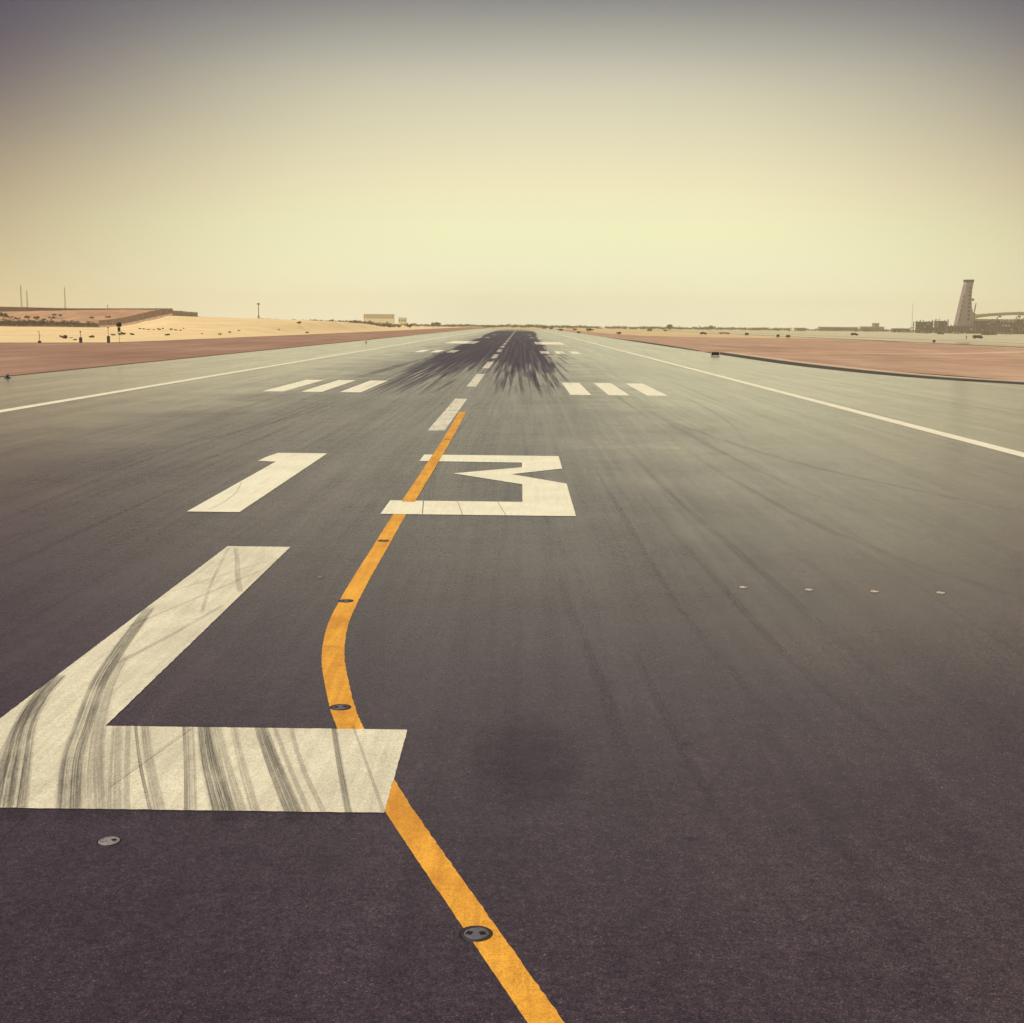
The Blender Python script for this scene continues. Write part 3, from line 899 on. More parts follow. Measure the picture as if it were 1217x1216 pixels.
def leaf_clump(seed, w, h, n, leaf, trunk=False):
    r = random.Random(seed)
    b = MB()
    lobes = [(r.uniform(-0.55, 0.55) * w, r.uniform(-0.5, 0.5) * w, h * r.uniform(0.35, 0.75), r.uniform(0.3, 0.55)) for _ in range(7)]
    for _ in range(n):
        lx, ly, lz, lr = r.choice(lobes)
        d = Vector((r.gauss(0, 1), r.gauss(0, 1), r.gauss(0, 1))).normalized() * (lr * r.uniform(0.4, 1.0))
        c = Vector((lx + d.x * w * 0.6, ly + d.y * w * 0.6, max(0.03 * h, lz + d.z * h * 0.55)))
        u = Vector((r.gauss(0, 1), r.gauss(0, 1), r.gauss(0, 1))).normalized()
        v = u.orthogonal().normalized()
        s = leaf * r.uniform(0.6, 1.4)
        b.add([c - u * s, c + v * s * 0.6, c + u * s, c - v * s * 0.6], [(0, 1, 2, 3)])
    return b


def stem_mb(seed, w, h):
    r = random.Random(seed)
    b = MB()
    for k in range(5):
        a = 1.26 * k + r.uniform(-0.3, 0.3)
        b.tube((0, 0, -0.2), (0.3 * w * math.cos(a), 0.3 * w * math.sin(a), h * r.uniform(0.4, 0.6)), 0.03 * h, 0.012 * h, 5)
    return b


def shrub(loc, seed, w, h, label, group, mat='scrub'):
    t = thing('desert_shrub', loc, label, 'shrub', group)
    leaf_clump(seed, w, h, 110, 0.16 * max(w, h)).build('foliage', MT[mat], t)
    stem_mb(seed, w, h).build('stem', MT['bark'], t)
    return t


def tree(loc, seed, w, h, label, group=None):
    t = thing('desert_tree', loc, label, 'tree', group)
    c = leaf_clump(seed, w, h * 0.75, 260, 0.10 * h)
    c.v = [(x, y, z + h * 0.27) for x, y, z in c.v]
    c.build('crown', MT['tree'], t)
    tb = MB().tube((0, 0, -0.5), (0.05 * w, 0, h * 0.45), 0.05 * h, 0.03 * h, 7)
    tb.tube((0.05 * w, 0, h * 0.42), (0.3 * w, 0.1, h * 0.7), 0.025 * h, 0.01 * h, 5).tube((0.05 * w, 0, h * 0.42), (-0.25 * w, 0.1, h * 0.72), 0.025 * h, 0.01 * h, 5)
    tb.build('trunk', MT['bark'], t)
    return t


ORD = ['leftmost'] + [w + ' from left' for w in 'second third fourth fifth sixth seventh eighth ninth tenth eleventh twelfth thirteenth fourteenth fifteenth'.split()]
GS = 'small dark shrubs on the pale sand at left'
protos = [None] * 4
spots = [(75, 402.5, 1.9), (109, 401.5, 1.5), (135, 398.8, 1.2), (145, 398.6, 2.1), (157, 398.4, 1.8), (199, 399, 1.7), (166, 391.5, 1.5), (171, 391.8, 1.2), (177, 392.4, 1.3), (183, 392.6, 1.2), (189, 392.2, 1.5),
         (194, 391.4, 1.2), (204, 392.2, 1.4), (209, 393.0, 1.2), (215, 393.2, 1.0), (262, 398.2, 1.5), (273, 395.6, 1.3), (284, 393.4, 1.1), (356, 384.9, 2.6), (365, 396.2, 1.3), (84, 402.2, 0.8), (240, 397.0, 0.9),
         (89, 404.6, 0.9), (218, 391.0, 1.0), (331, 392.4, 1.0)]


def on_dune(px, py):
    """walk along the sight line until it meets the sand"""
    Y = 312.0
    while Y < 1400:
        p = at(px, py, Y)
        if p.z <= max(dune_z(px, Y), -0.05):
            return Vector((p.x, Y, dune_z(px, Y) - 0.05))
        Y += 2.0
    p = at(px, py, 840)
    return Vector((p.x, p.y, dune_z(px, 840)))


for i, (px, py, w) in enumerate(spots):
    p = on_dune(px, py)
    k = i % 4
    up = py < 396.5
    row = sorted(q[0] for q in spots if (q[1] < 396.5) == up)
    LS = 'dark shrub, %s in the %s row of small shrubs on the pale sand' % (ORD[row.index(px)], 'upper' if up else 'lower')
    if protos[k] is None:
        protos[k] = shrub(p, 40 + k, 1.0, 0.62, LS, GS)
        protos[k].scale = (w, w, w)
    else:
        w *= 0.85
        dup(protos[k], p, i * 1.3, LS, GS, (w, w, w * (0.9 + 0.05 * k)))

# scrub along the foot of the embankment (one tangle nobody could count) and on its slope
b = MB()
r = random.Random(5)
for k in range(600):
    px = r.uniform(-40, 150)
    dens = 1.0 - 0.55 * sst(px, 60, 150)
    if r.random() > dens:
        continue
    Y = r.uniform(908, 960)
    p = at(px, 384, Y)
    hh = r.uniform(1.8, 5.2) * (1.0 - 0.4 * sst(px, 40, 150))
    c = leaf_clump(900 + k % 40, r.uniform(2.5, 5), hh, 26, 0.55)
    z0 = -0.3 + 13.0 * sst(Y, 925, 1065)
    c.v = [(x + p.x, y + p.y, z + z0) for x, y, z in c.v]
    b.add(c.v, c.f)
o = b.build('scrub', MT['scrub'])
o['kind'] = 'stuff'
GE = 'shrubs on the embankment slope'
pe = None
ES = [(4, 375.6, 985, 5.5), (12, 377, 975, 4), (33, 377.4, 970, 4), (43, 378, 966, 4), (61, 377.8, 966, 3.6), (64, 374, 990, 3), (72, 374.4, 990, 2.6), (21, 378.6, 962, 3.4), (110, 377.5, 965, 3), (52, 380, 955, 3), (128, 376.5, 970, 3)]
for i, (px, py, Y, w) in enumerate(ES):
    p = at(px, py + 1.6, Y)
    lab = 'dark shrub, %s on the pinkish slope of the embankment' % ORD[sorted(q[0] for q in ES).index(px)]
    if pe is None:
        pe = shrub(p, 77, 1.0, 0.75, lab, GE)
        pe.scale = (w, w, w)
    else:
        dup(pe, p, i, lab, GE, (w, w, w * 0.9))

# far tree line on the horizon
b = MB()
r = random.Random(11)
for k in range(800):
    px = r.uniform(230, 1110)
    Y = r.uniform(2300, 3300) if px > 470 else r.uniform(1400, 2100)
    if 460 < px < 480 and r.random() < 0.5:
        continue
    p = at(px, 384, Y)
    hh = r.uniform(3.0, 9.5) * (0.9 if px < 470 else 1.0) * (0.7 + 0.5 * mnoise.noise(Vector((px * 0.02, 3, 0))))
    c = leaf_clump(300 + k % 60, r.uniform(7, 15), hh, 22, 1.6)
    zb = -0.3 if px > 470 else 0.55 * lerp_tab(CREST, px)
    c.v = [(x + p.x, y + p.y, z + zb) for x, y, z in c.v]
    b.add(c.v, c.f)
o = b.build('far_tree_line', MT['tree'])
o['kind'] = 'stuff'
for i, (px, Y, h, w, lab) in enumerate([(515, 1900, 8, 10, 'small hazy tree on the horizon just left of the runway end'), (520, 1950, 9, 8, 'tallest hazy tree on the horizon left of the runway end'),
                                       (487, 1300, 5, 5, 'lone dark tree at the edge of the pale sand near the hazy building'), (796, 2000, 9, 6, 'thin hazy tree on the horizon right of the runway end'),
                                       (846, 2000, 6, 8, 'low hazy tree on the horizon above the black sign')]):
    p = at(px, 384, Y)
    tree((p.x, p.y, -0.3), 500 + i, w, h, lab)
GD = 'dark shrubs right of the runway end'
pd = None
DS = [(735.5, 397.2, 3.4), (772, 394.0, 3.4), (701, 393.8, 4), (688, 396.0, 2.6), (683, 392.8, 3), (666, 393.2, 3.0), (655, 391.6, 3), (647, 391.2, 3), (846, 390.8, 4), (791, 394.0, 3)]
for i, (px, py, w) in enumerate(DS):
    LD = 'dark shrub, %s along the ground right of the far runway end' % ORD[sorted(q[0] for q in DS).index(px)]
    d = at(px, py, 100) - CAM
    s = -CAM.z / d.z
    p = CAM + d * s
    p.z = -0.3
    w = w * p.y / 1700.0
    if pd is None:
        pd = shrub(p, 91, 1.0, 0.7, LD, GD)
        pd.scale = (w * 1.6, w * 1.6, w * 1.5)
    else:
        dup(pd, p, i * 1.1, LD, GD, (w * 1.6, w * 1.6, w * 1.5))

# ------------------------------------------------------------------ left: posts, masts, marker


def ground_at(px, py, z=0.0):
    d = at(px, py, 100) - CAM
    return CAM + d * ((z - CAM.z) / d.z)


p = ground_at(142, 407.3)
t = thing('signal_mast', (p.x, p.y, -0.1), 'dark lollipop signal mast on a thin pole at the edge of the sand', 'mast')
MB().tube((0, 0, 0), (0, 0, 5.2), 0.05, 0.045, 8).build('pole', MT['steel'], t)
MB().lathe([(0.02, 4.15), (0.55, 4.2), (0.68, 4.55), (0.62, 5.05), (0.3, 5.35), (0.02, 5.4)], 14).build('lamp_head', MT['black'], t, True)
MB().box(-0.32, 0.32, -0.2, 0.2, 2.9, 4.05).build('control_box', MT['carA'], t)
MB().box(-0.35, 0.35, -0.35, 0.35, -0.1, 0.15).build('footing', MT['concrete'], t)
for px, y0, y1, lab, bx, hk in ((129, 390, 407.2, 'tall pinkish post with a dark cabinet at its foot beside the lollipop mast', 1.7, False),
                                (96, 394.5, 407.2, 'short post with a dark cabinet at its foot on the sand edge', 1.35, False),
                                (47, 393.5, 407.4, 'thin post with a small side bracket at far left on the sand edge', 0.5, True)):
    p = ground_at(px, y1)
    H = (y1 - y0) / FPX * p.y
    t = thing('equipment_post', (p.x, p.y, -0.1), lab, 'post', 'equipment posts along the sand edge')
    MB().tube((0, 0, 0), (0, 0, H), 0.085, 0.07, 8).build('pole', MT['wallcap' if px == 129 else 'steel'], t)
    MB().box(-0.33, 0.33, -0.22, 0.3, 0.05, bx).build('cabinet', MT['carA'], t)
    MB().box(-0.38, 0.38, -0.27, 0.35, bx, bx + 0.07).build('cabinet_lid', MT['steel'], t)
    if hk:
        MB().tube((0, 0, H * 0.98), (-0.5, 0, H * 0.98), 0.05).build('bracket', MT['steel'], t)
        MB().tube((0, 0, H * 0.62), (0.4, 0, H * 0.62), 0.05).build('bracket', MT['steel'], t)
    else:
        MB().box(-0.2, 0.2, -0.15, 0.15, H, H + 0.25).build('head', MT['steel'], t)
p = ground_at(435, 407.3)
t = thing('marker_post', (p.x, p.y, 0), 'small orange and white marker post on the left runway shoulder', 'marker')
MB().tube((0, 0, 0), (0, 0, 0.75), 0.16, 0.13, 10).build('lower_band', MT['orange'], t)
MB().tube((0, 0, 0.75), (0, 0, 1.35), 0.13, 0.11, 10).build('white_band', MT['whitebox'], t)
MB().tube((0, 0, 1.35), (0, 0, 1.75), 0.11, 0.08, 10).build('top_band', MT['orange'], t)
MB().lathe([(0.34, 0.0), (0.32, 0.06), (0.18, 0.09), (0.0001, 0.09)], 14).build('foot', MT['black'], t)
p = ground_at(9, 449.5)
t = thing('edge_light', (p.x, p.y, 0), 'low dark light fixture on the shoulder edge at far left', 'runway light')
MB().lathe([(0.34, 0.0), (0.32, 0.06), (0.12, 0.1), (0.1, 0.22), (0.0001, 0.22)], 16).build('base', MT['black'], t)
MB().lathe([(0.11, 0.22), (0.16, 0.26), (0.15, 0.36), (0.08, 0.42), (0.0001, 0.43)], 16).build('lens', MT['glass'], t, True)


def lattice_mast(px, ytop, ybot, Y, w, label, group):
    p0, p1 = at(px, ybot, Y), at(px, ytop, Y)
    H = p1.z - p0.z
    t = thing('lattice_mast', p0, label, 'mast', group)
    cs = [(w * math.cos(a), w * math.sin(a)) for a in (0.4, 2.5, 4.6)]
    for x, y in cs:
        MB().tube((x, y, -1), (x * 0.5, y * 0.5, H), 0.16, 0.12, 5).build('leg', MT['steel'], t)
    b = MB()
    n = int(H / 1.6)
    for k in range(n):
        z0, z1 = H * k / n, H * (k + 1) / n
        for i in range(3):
            a, c = cs[i], cs[(i + 1) % 3]
            s0, s1 = 1 - 0.5 * z0 / H, 1 - 0.5 * z1 / H
            b.tube((a[0] * s0, a[1] * s0, z0), (c[0] * s1, c[1] * s1, z1), 0.09, n=4)
    b.build('bracing', MT['steel'], t)
    MB().tube((0, 0, H - 0.5), (0, 0, H + 2.0), 0.12, 0.05, 6).build('antenna', MT['steel'], t)
    return t


GM = 'lattice masts behind the embankment'
lattice_mast(25.5, 339.5, 366, 1350, 0.85, 'tallest lattice mast behind the embankment at far left', GM)
lattice_mast(32.5, 346, 366, 1350, 0.7, 'shorter lattice mast just right of the tallest one at far left', GM)
lattice_mast(77.5, 341.5, 367, 1500, 0.75, 'lattice mast standing alone behind the embankment, right of the pair', GM)
p0 = at(128, 368, 1090)
t = thing('lamp_post', p0, 'short post sticking up from the wall on the embankment', 'post')
MB().tube((0, 0, -1), (0, 0, 3.2), 0.28, 0.22, 6).build('pole', MT['steel'], t)
MB().box(-0.6, 0.6, -0.3, 0.3, 3.2, 3.6).build('lamp_head', MT['steel'], t)
p0 = at(307.5, 384, 1450)
t = thing('lighting_mast', p0, 'single dark lighting mast rising from the sand left of the runway', 'mast')
H = (384 - 362.5) / FPX * 1450
MB().tube((0, 0, -3), (0, 0, H), 0.62, 0.42, 10).build('pole', MT['steel'], t)
MB().lathe([(0.3, H - 0.4), (1.7, H), (1.8, H + 0.25), (0.3, H + 0.3)], 14).build('platform', MT['steel'], t)
for k in range(8):
    a = math.pi / 4 * k
    MB().box(-0.5, 0.5, -0.25, 0.25, 0, 1.1, Matrix.Translation((1.3 * math.cos(a), 1.3 * math.sin(a), H + 0.3)) @ Matrix.Rotation(a + math.pi / 2, 4, 'Z')).build('lamp', MT['steel'], t)
MB().box(-0.9, 0.9, -0.5, 0.5, H * 0.28, H * 0.40).build('control_box', MT['steel'], t)


# hazy buildings on the left horizon
def flat_building(x_px, w_px, ytop, Y, label, bands, mat='faintwall'):
    a, c = at(x_px, ytop, Y), at(x_px + w_px, ytop, Y)
    wd, H = c.x - a.x, a.z + 0.3
    t = thing('office_building', (a.x + wd / 2, Y, -0.3), label, 'building')
    MB().box(-wd / 2, wd / 2, 0, 22, 0, H).build('wall', MT[mat], t)
    MB().box(-wd / 2 - 0.5, wd / 2 + 0.5, -0.5, 22.5, H, H + 1.0).build('roof', MT['concrete' if mat == 'raw' else mat], t)
    n = max(3, int(wd / 6))
    for z0, z1 in bands:
        for k in range(n):
            x0 = -wd / 2 + wd * (k + 0.15) / n
            MB().box(x0, x0 + wd * 0.7 / n, -0.15, 0.3, H * z0, H * z1).build('window', MT['window'], t)
    return t


flat_building(432, 36, 373.4, 3900, 'pale flat-roofed hazy building on the left horizon', ((0.62, 0.78), (0.82, 0.94)))
flat_building(473.5, 9, 377.8, 3950, 'tiny hazy block just right of the pale flat-roofed building', ((0.5, 0.8),))

# ------------------------------------------------------------------ right: signs, vehicles


def guidance_sign(loc, w, h, label, rz=0.0, group=None, ends=True):
    t = thing('guidance_sign', loc, label, 'sign', group, rz)
    lg = h * 0.22
    MB().box(-w / 2, w / 2, -0.09, 0.09, lg, lg + h).build('panel', MT['black'], t)
    if ends:
        for s in (-1, 1):
            MB().box(min(s * w / 2, s * (w / 2 + 0.16)), max(s * w / 2, s * (w / 2 + 0.16)), -0.11, 0.11, lg - 0.03, lg + h + 0.03).build('end_cap', MT['whitebox'], t)
    for s in (-0.36, 0.36):
        MB().tube((s * w, 0, -0.35), (s * w, 0, lg), 0.045).build('leg', MT['steel'], t)
    MB().box(-w / 2 - 0.1, w / 2 + 0.1, -0.3, 0.3, -0.35, 0.03).build('plinth', MT['concrete'], t)
    return t


p = ground_at(850, 423.2)
guidance_sign((p.x, p.y, 0), 1.55, 0.62, 'black sign board with pale ends on the dark strip right of the runway', 0.05)
GG = 'small dark signs beyond the gravel field'
for px, py, w, h, lab in ((1110, 407.0, 1.2, 0.9, 'small black sign at the far edge of the gravel in front of the scaffolded building'),
                          (924.5, 401.0, 1.8, 1.4, 'left one of two small dark signs side by side at the gravel edge'),
                          (936.5, 401.2, 2.4, 1.2, 'right one of two small dark signs side by side at the gravel edge'),
                          (887.5, 398.6, 2.6, 1.4, 'small dark sign on the pale strip beyond the black sign'),
                          (1148.5, 402.8, 0.5, 1.6, 'narrow dark post sign left of the parked dark van')):
    p = ground_at(px, py)
    guidance_sign((p.x, p.y, -0.05), w, h, lab, 0.1, GG, False)


def vehicle(loc, L, H, mat, label, van=False, rz=0.0):
    t = thing('parked_van' if van else 'parked_car', loc, label, 'vehicle', 'vehicles on the far apron', rz)
    w = 0.95
    if van:
        pr = [(-L / 2, 0.4), (L / 2, 0.4), (L / 2, H * 0.55), (L / 2 - 0.7, H * 0.62), (L / 2 - 1.3, H), (-L / 2, H)]
    else:
        pr = [(-L / 2, 0.35), (L / 2, 0.35), (L / 2, H * 0.55), (L / 2 - 1.2, H * 0.62), (L / 2 - 1.9, H), (-L / 2 + 0.9, H), (-L / 2 + 0.2, H * 0.62), (-L / 2, H * 0.58)]
    MB().prism(pr, -w, w).build('body', MT[mat], t)
    MB().box(-L / 2 + 0.9, L / 2 - 1.7, -w - 0.015, -w + 0.02, H * 0.64, H * 0.92).build('side_window', MT['window'], t)
    wm = MB().tube((0, -0.11, 0), (0, 0.11, 0), 0.36, n=14)
    me = wm.mesh('wheel', MT['tyreblack'])
    for sx in (-0.31, 0.31):
        for sy in (-0.88, 0.88):
            o_ = link('wheel', me, t)
            o_.location = (sx * L, sy, 0.36)
    return t


for px, py, L, H, mat, lab, van in ((1162, 402.2, 5.8, 2.3, 'carA', 'dark parked van on the apron in front of the terminal', True),
                                    (1118, 397.4, 6.0, 2.4, 'carA', 'dark vehicle in front of the scaffolded building', True),
                                    (1015.5, 398.6, 5.0, 2.2, 'carA', 'lone dark vehicle on the pale apron left of the construction site', False),
                                    (836, 397.4, 4.2, 1.9, 'carA', 'dark vehicle far off beyond the gravel, above the black sign', False),
                                    (861, 397.0, 7.5, 1.4, 'raw', 'long low grey vehicle far off beyond the gravel', True),
                                    (1181, 398.2, 5.5, 2.6, 'carB', 'reddish vehicle at the foot of the terminal', True)):
    p = ground_at(px, py)
    vehicle((p.x, p.y, -0.18), L * min(1.25, p.y / 1000 + 0.25), H, mat, lab, van, 0.05)

# ------------------------------------------------------------------ right: control tower, terminal under construction
YT = 2000.0


def tp(px, py):
    q = at(px, py, YT)
    return (q.x, q.z)


base = at(1146, 396, YT)
t = thing('control_tower', (base.x, YT, 0), 'tall crescent control tower under construction with a dark cap', 'tower')
prof = [(1134.2, 390), (1135.8, 382.5), (1141.3, 359.5), (1147.2, 336.6), (1155.3, 336.6), (1153.5, 346), (1152.9, 356), (1153.4, 365.5), (1155.8, 374), (1159.4, 383), (1161, 390)]
pw = [(x - base.x, z) for x, z in (tp(*q) for q in prof)]
zlow = pw[0][1]
inner = [(x * 0.94 - 0.06 * 1.5, z) for x, z in pw]
b = MB()
n = len(pw)
rings = [(inner, -8.0), (pw, -4.5), (pw, 4.5), (inner, 8.0)]
for poly, yy in rings:
    b.v += [(x, yy, z) for x, z in poly]
for k in range(3):
    b.f += [(k * n + i, k * n + (i + 1) % n, (k + 1) * n + (i + 1) % n, (k + 1) * n + i) for i in range(n)]
b.f += [tuple(range(n)), tuple(range(3 * n, 4 * n))]
b.build('shaft', MT['raw'], t)
x0, z0 = tp(1147.0, 336.6)
x1, z1 = tp(1155.6, 335.2)
MB().box(x0 - base.x, x1 - base.x, -6, 6, z0 - 1.2, z1).build('cab', MT['facade'], t)
for k in range(5):
    xa = x0 - base.x + (x1 - x0) * (k + 0.12) / 5
    MB().box(xa, xa + (x1 - x0) * 0.76 / 5, -6.12, -5.8, z0 - 0.7, z1 - 0.3).build('window', MT['window'], t)
x0, z0 = tp(1146.6, 335.2)
x1, z1 = tp(1156.0, 332.6)
MB().box(x0 - base.x, x1 - base.x, -7, 7, z0, z1).build('cap', MT['dark'], t)
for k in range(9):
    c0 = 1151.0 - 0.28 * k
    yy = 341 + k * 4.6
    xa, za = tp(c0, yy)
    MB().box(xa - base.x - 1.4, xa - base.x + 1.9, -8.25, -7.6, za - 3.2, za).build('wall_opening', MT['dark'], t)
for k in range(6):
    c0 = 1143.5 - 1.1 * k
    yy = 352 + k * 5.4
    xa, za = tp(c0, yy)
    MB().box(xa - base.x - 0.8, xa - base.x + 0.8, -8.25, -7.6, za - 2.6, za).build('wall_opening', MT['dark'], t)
pod0, zz = tp(1128, 388)
pod1, _ = tp(1164, 388)
MB().box(pod0 - base.x, pod1 - base.x, -14, 14, -0.3, zz).build('podium', MT['raw'], t)
# hoist cabin hanging from the tower
hx, hzz = tp(1156.2, 356.3)
t2 = thing('construction_hoist', (hx, YT, hzz), 'small dark hoist hanging off the right side of the control tower', 'hoist')
MB().box(-1.3, 1.3, -1.3, 1.3, -1.6, 1.4).build('cabin', MT['dark'], t2)
MB().tube((-4.0, 0, 2.2), (0.4, 0, 1.9), 0.25).tube((0, 0, 1.0), (0, 0, 2.0), 0.12).build('arm', MT['steel'], t2)
MB().tube((0.9, 0, 0.9), (2.0, 0, 1.7), 0.4, 0.2).build('bracket', MT['steel'], t2)
# luffing crane
cx_, cz = tp(1161, 374)
t3 = thing('tower_crane', (cx_, YT + 12, -0.3), 'pale crane boom leaning beside the control tower', 'crane')
b = MB()
for sx, sy in ((-0.8, -0.8), (0.8, -0.8), (0.8, 0.8), (-0.8, 0.8)):
    b.tube((sx, sy, 0), (sx, sy, cz), 0.2, n=5)
for k in range(int(cz / 2)):
    b.tube((-0.8, -0.8, 2 * k), (0.8, -0.8, 2 * k + 2), 0.12, n=4).tube((0.8, 0.8, 2 * k), (-0.8, 0.8, 2 * k + 2), 0.12, n=4)
b.build('mast', MT['palesteel'], t3)
tx, tz = tp(1163.4, 360)
bx, bz = tp(1160.8, 373)
b = MB()
for o2 in (-0.7, 0.7):
    b.tube((bx - cx_ + o2, 0, bz), (tx - cx_ + o2 * 0.4, 0, tz), 0.42, n=5)
for k in range(9):
    q = k / 9
    b.tube((bx - cx_ + (tx - bx) * q - 0.7, 0, bz + (tz - bz) * q), (bx - cx_ + (tx - bx) * (q + 0.11) + 0.6, 0, bz + (tz - bz) * (q + 0.11)), 0.14, n=4)
b.build('boom', MT['palesteel'], t3)
MB().box(-1.6, 1.6, -1.4, 1.4, cz - 0.3, cz + 2.2).build('cab', MT['steel'], t3)
MB().box(-4.5, -1.6, -1.2, 1.2, cz + 0.3, cz + 1.8).build('counterweight', MT['raw'], t3)


def frame_building(px0, px1, ytop, dep, floors, bays, Y, label, seed, jag_top=True):
    r = random.Random(seed)
    a, c = at(px0, ytop, Y), at(px1, ytop, Y)
    wd, H = c.x - a.x, a.z + 0.2
    t = thing('scaffolded_building', (a.x, Y, -0.2), label, 'building')
    for k in range(floors + 1):
        zz = H * k / floors
        MB().box(0, wd, 0, dep, max(0, zz - 0.7), zz + 0.02).build('floor_slab', MT['frame'], t)
    for i in range(bays + 1):
        x = wd * i / bays
        ex = r.uniform(0.2, 3.4) if jag_top else 0.3
        MB().box(x - 0.6, x + 0.6, -0.15, 1.0, 0, H + ex).build('column', MT['frame'], t)
        MB().box(x - 0.6, x + 0.6, dep - 1, dep + 0.15, 0, H + ex * 0.6).build('column', MT['frame'], t)
    for k in range(floors):
        for i in range(bays):
            q = r.random()
            sh = r.uniform(0.45, 1.0)
            x0, x1 = wd * i / bays + 0.62, wd * (i + 1) / bays - 0.62
            z0, z1 = H * k / floors + 0.05, H * (k + 1) / floors - 0.72
            if q < 0.12:
                MB().box(x0, x1, 0.5, 0.9, z0, z0 + (z1 - z0) * sh).build('infill_wall', MT['concrete'], t)
            elif q < 0.60:
                MB().box(x0, x1, 2.5, 2.9, z0, z1).build('infill_wall', MT['dark'], t)
            elif q < 0.70:
                MB().box(x0, x1, 0.3, 0.6, z0, z0 + (z1 - z0) * 0.45).build('infill_wall', MT['facade'], t)
    MB().box(0.4, wd - 0.4, dep * 0.5, dep * 0.5 + 0.5, 0, H * 0.97).build('core_wall', MT['dark'], t)
    b = MB()
    for k in range(floors * 3):
        z = H * k / (floors * 3)
        b.box(-0.3, wd + 0.3, -1.5, -1.38, z + 0.3, z + 0.45)
    for i in range(bays * 2 + 1):
        x = wd * i / (bays * 2)
        b.box(x - 0.09, x + 0.09, -1.6, -1.42, 0, H + r.uniform(0, 2.4))
    b.build('scaffold', MT['steel'], t)
    return t


frame_building(1090.5, 1112, 382.6, 20, 4, 6, 1950, 'scaffolded concrete frame building left of the control tower', 1)
frame_building(1112.5, 1127, 381.6, 18, 4, 4, 2020, 'scaffolded concrete frame closest to the left foot of the control tower', 2)
frame_building(1127, 1160, 387.5, 16, 2, 9, 1915, 'low concrete frame around the foot of the control tower', 3)
frame_building(1160, 1183, 381.4, 20, 4, 7, 1930, 'concrete frame under the left end of the curved terminal roof', 4)
frame_building(1183, 1212, 383.2, 20, 3, 8, 1900, 'concrete frame under the middle of the curved terminal roof', 5)
frame_building(1212, 1240, 380.0, 20, 4, 7, 1925, 'concrete frame at the right edge under the curved terminal roof', 6)
frame_building(1062, 1082, 390.4, 14, 1, 7, 2150, 'long low dark shed left of the thin mast', 7, False)

# terminal with a long shallow curved roof behind the frames
a, c = at(1155, 375, 2080), at(1300, 375, 2080)
t = thing('terminal_building', (a.x, 2080, -0.2), 'terminal building with a long shallow curved olive roof', 'building')
wd = c.x - a.x
ztop = [375.6, 373.8, 372.6, 372.0, 371.4, 370.6, 370.9, 371.6, 371.8, 371.4, 371.2, 371.8, 372.6, 374]
b = MB()
pts = []
for i, yy in enumerate(ztop):
    q = at(1155 + 145 * i / (len(ztop) - 1), yy, 2080)
    pts.append((q.x - a.x, q.z))
poly = pts + [(x, z - 4.2) for x, z in pts[::-1]]
MB().prism(poly, -6, 60).build('roof', MT['roof'], t)
zf = min(z for x, z in pts) - 4.4
nb = 24
for i in range(nb):
    x0, x1 = wd * i / nb + 0.3, wd * (i + 1) / nb - 0.3
    MB().box(x0, x1, 0, 1.0, 14, zf).build('facade_panel', MT['facade'], t)
    MB().box(x0, x1, 0.2, 1.0, 0, 13.6).build('window', MT['dark'], t)
for i in range(nb + 1):
    x = wd * i / nb
    MB().box(x - 0.28, x + 0.28, -0.8, 0.8, 0, zf + 0.3).build('column', MT['concrete'], t)


def boom_lift(px, ybot, ytop, Y, label):
    p0, p1 = at(px, ybot, Y), at(px, ytop, Y)
    H = p1.z - p0.z
    t = thing('boom_lift', p0, label, 'lift', 'machines on top of the construction site')
    MB().box(-2.2, 2.2, -1.5, 1.5, 0, H * 0.3).build('chassis', MT['dark'], t)
    MB().tube((1.2, 0, H * 0.3), (-2.4, 0, H * 0.72), 0.55).tube((-2.4, 0, H * 0.7), (2.2, 0, H * 0.9), 0.45).build('boom', MT['dark'], t)
    MB().box(0.8, 4.0, -1.3, 1.3, H * 0.78, H).build('basket', MT['dark'], t)
    for s in (-1.4, 1.4):
        MB().tube((s, -1.9, 0.2), (s, 1.9, 0.2), 0.9, n=12).build('wheel', MT['tyreblack'], t)
    return t


boom_lift(1186, 383.4, 375.4, 1890, 'left dark lifting machine on the construction site below the curved roof')
boom_lift(1209, 383.4, 375.4, 1890, 'right dark lifting machine on the construction site below the curved roof')
boom_lift(1206, 391, 384.2, 1850, 'lower dark lifting machine on the construction site near the right edge')
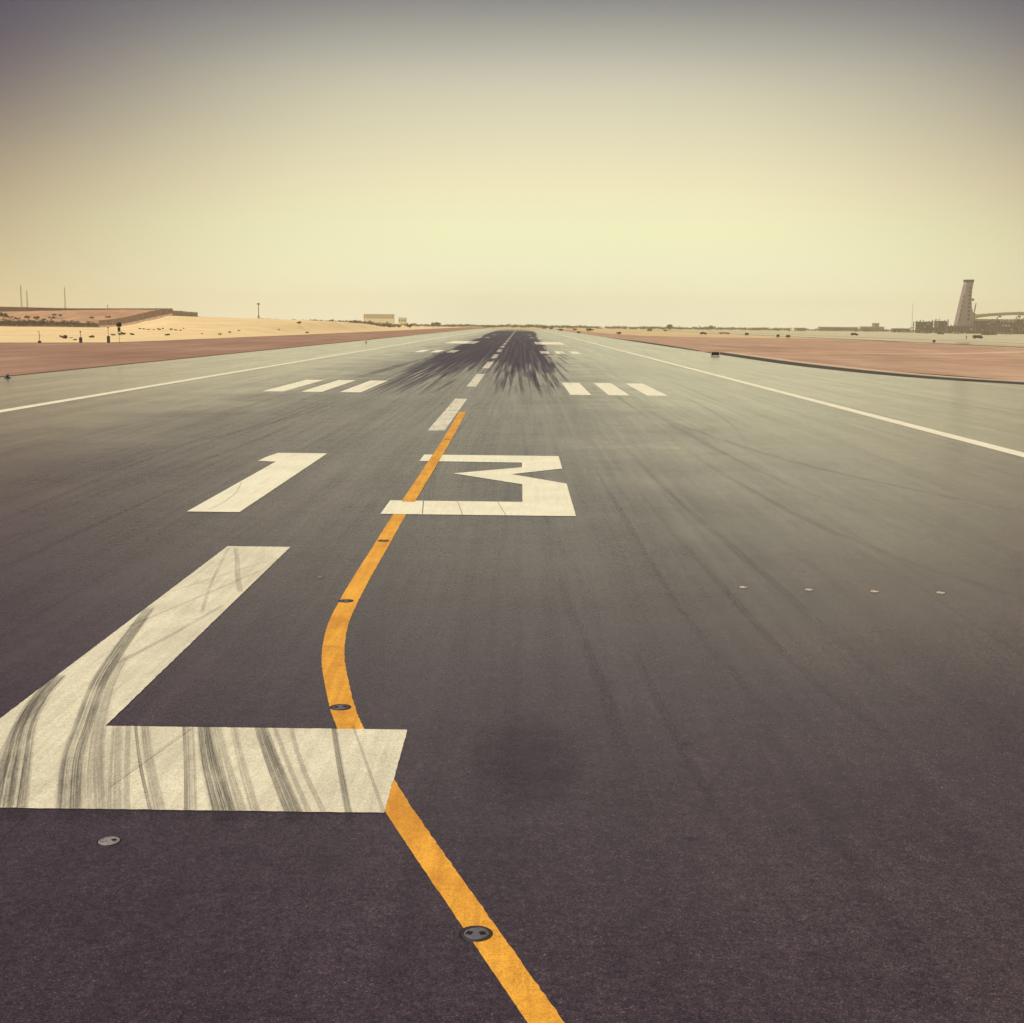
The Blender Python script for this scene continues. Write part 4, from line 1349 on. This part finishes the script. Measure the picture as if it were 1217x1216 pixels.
# thin pale mast left of the scaffolded building
p0, p1 = at(1083.5, 391, 1850), at(1083.5, 360.5, 1850)
t = thing('antenna_mast', (p0.x, p0.y, -0.2), 'thin pale antenna mast left of the scaffolded building', 'mast')
H = p1.z
MB().tube((0, 0, -0.2), (0, 0, H), 0.40, 0.26, 8).build('pole', MT['palesteel'], t)
MB().box(-2.2, 2.2, -0.2, 0.2, H * 0.16, H * 0.2).build('crossarm', MT['palesteel'], t)
MB().tube((0, 0, H), (0, 0, H + 2), 0.1, 0.04, 6).build('antenna', MT['palesteel'], t)
# low site cabins and containers in front of the site
for i, (px, py, w, mat, lab) in enumerate([(1172, 398.4, 9, 'redbox', 'faded red container beside the reddish vehicle in front of the terminal'), (1198, 397.6, 14, 'raw', 'long grey site cabin in front of the terminal near the right edge'),
                                         (1137, 397.0, 10, 'concrete', 'pale site cabin in front of the control tower'), (1100, 396.4, 8, 'raw', 'grey site cabin at the foot of the scaffolded building')]):
    p = ground_at(px, py)
    Y = min(p.y, 1840)
    x = at(px, py, Y).x
    t = thing('site_cabin', (x, Y, -0.2), lab, 'cabin', 'site cabins and containers')
    MB().box(-w / 2, w / 2, 0, 3, 0.2, 2.9).build('wall', MT[mat], t)
    MB().box(-w / 2 - 0.15, w / 2 + 0.15, -0.15, 3.15, 2.9, 3.1).build('roof', MT['steel'], t)
    MB().box(-w * 0.3, -w * 0.1, -0.06, 0.1, 1.3, 2.3).build('window', MT['window'], t)
    MB().box(w * 0.15, w * 0.15 + 1.0, -0.06, 0.1, 0.25, 2.3).build('door', MT['dark'], t)
# low far buildings between the runway end and the site
for px, w_px, yt, Y, lab in ((947, 10, 390.2, 2300, 'low dark hazy shed on the horizon left of the small tower'), (1040, 5, 384.6, 2700, 'small hazy tower block on the right horizon'),
                             (975, 45, 389.0, 2600, 'long low hazy hangar on the right horizon'), (1025, 26, 388.6, 2650, 'low hazy hangar right of the small tower block')):
    flat_building(px, w_px, yt, Y, lab, ((0.35, 0.7),), 'raw')

# ------------------------------------------------------------------ dusty air
hm, hn = new_mat('dusty_air')
pv = hn.n('ShaderNodeVolumePrincipled', {'Color': (1.0, 0.94, 0.68, 1), 'Density': 0.00015, 'Anisotropy': 0.0})
hn.n('ShaderNodeOutputMaterial', {'Volume': pv.outputs[0]})
o = MB().box(-3600, 3600, -140, 4500, -1.4, 96).build('haze', hm)
o['kind'] = 'stuff'
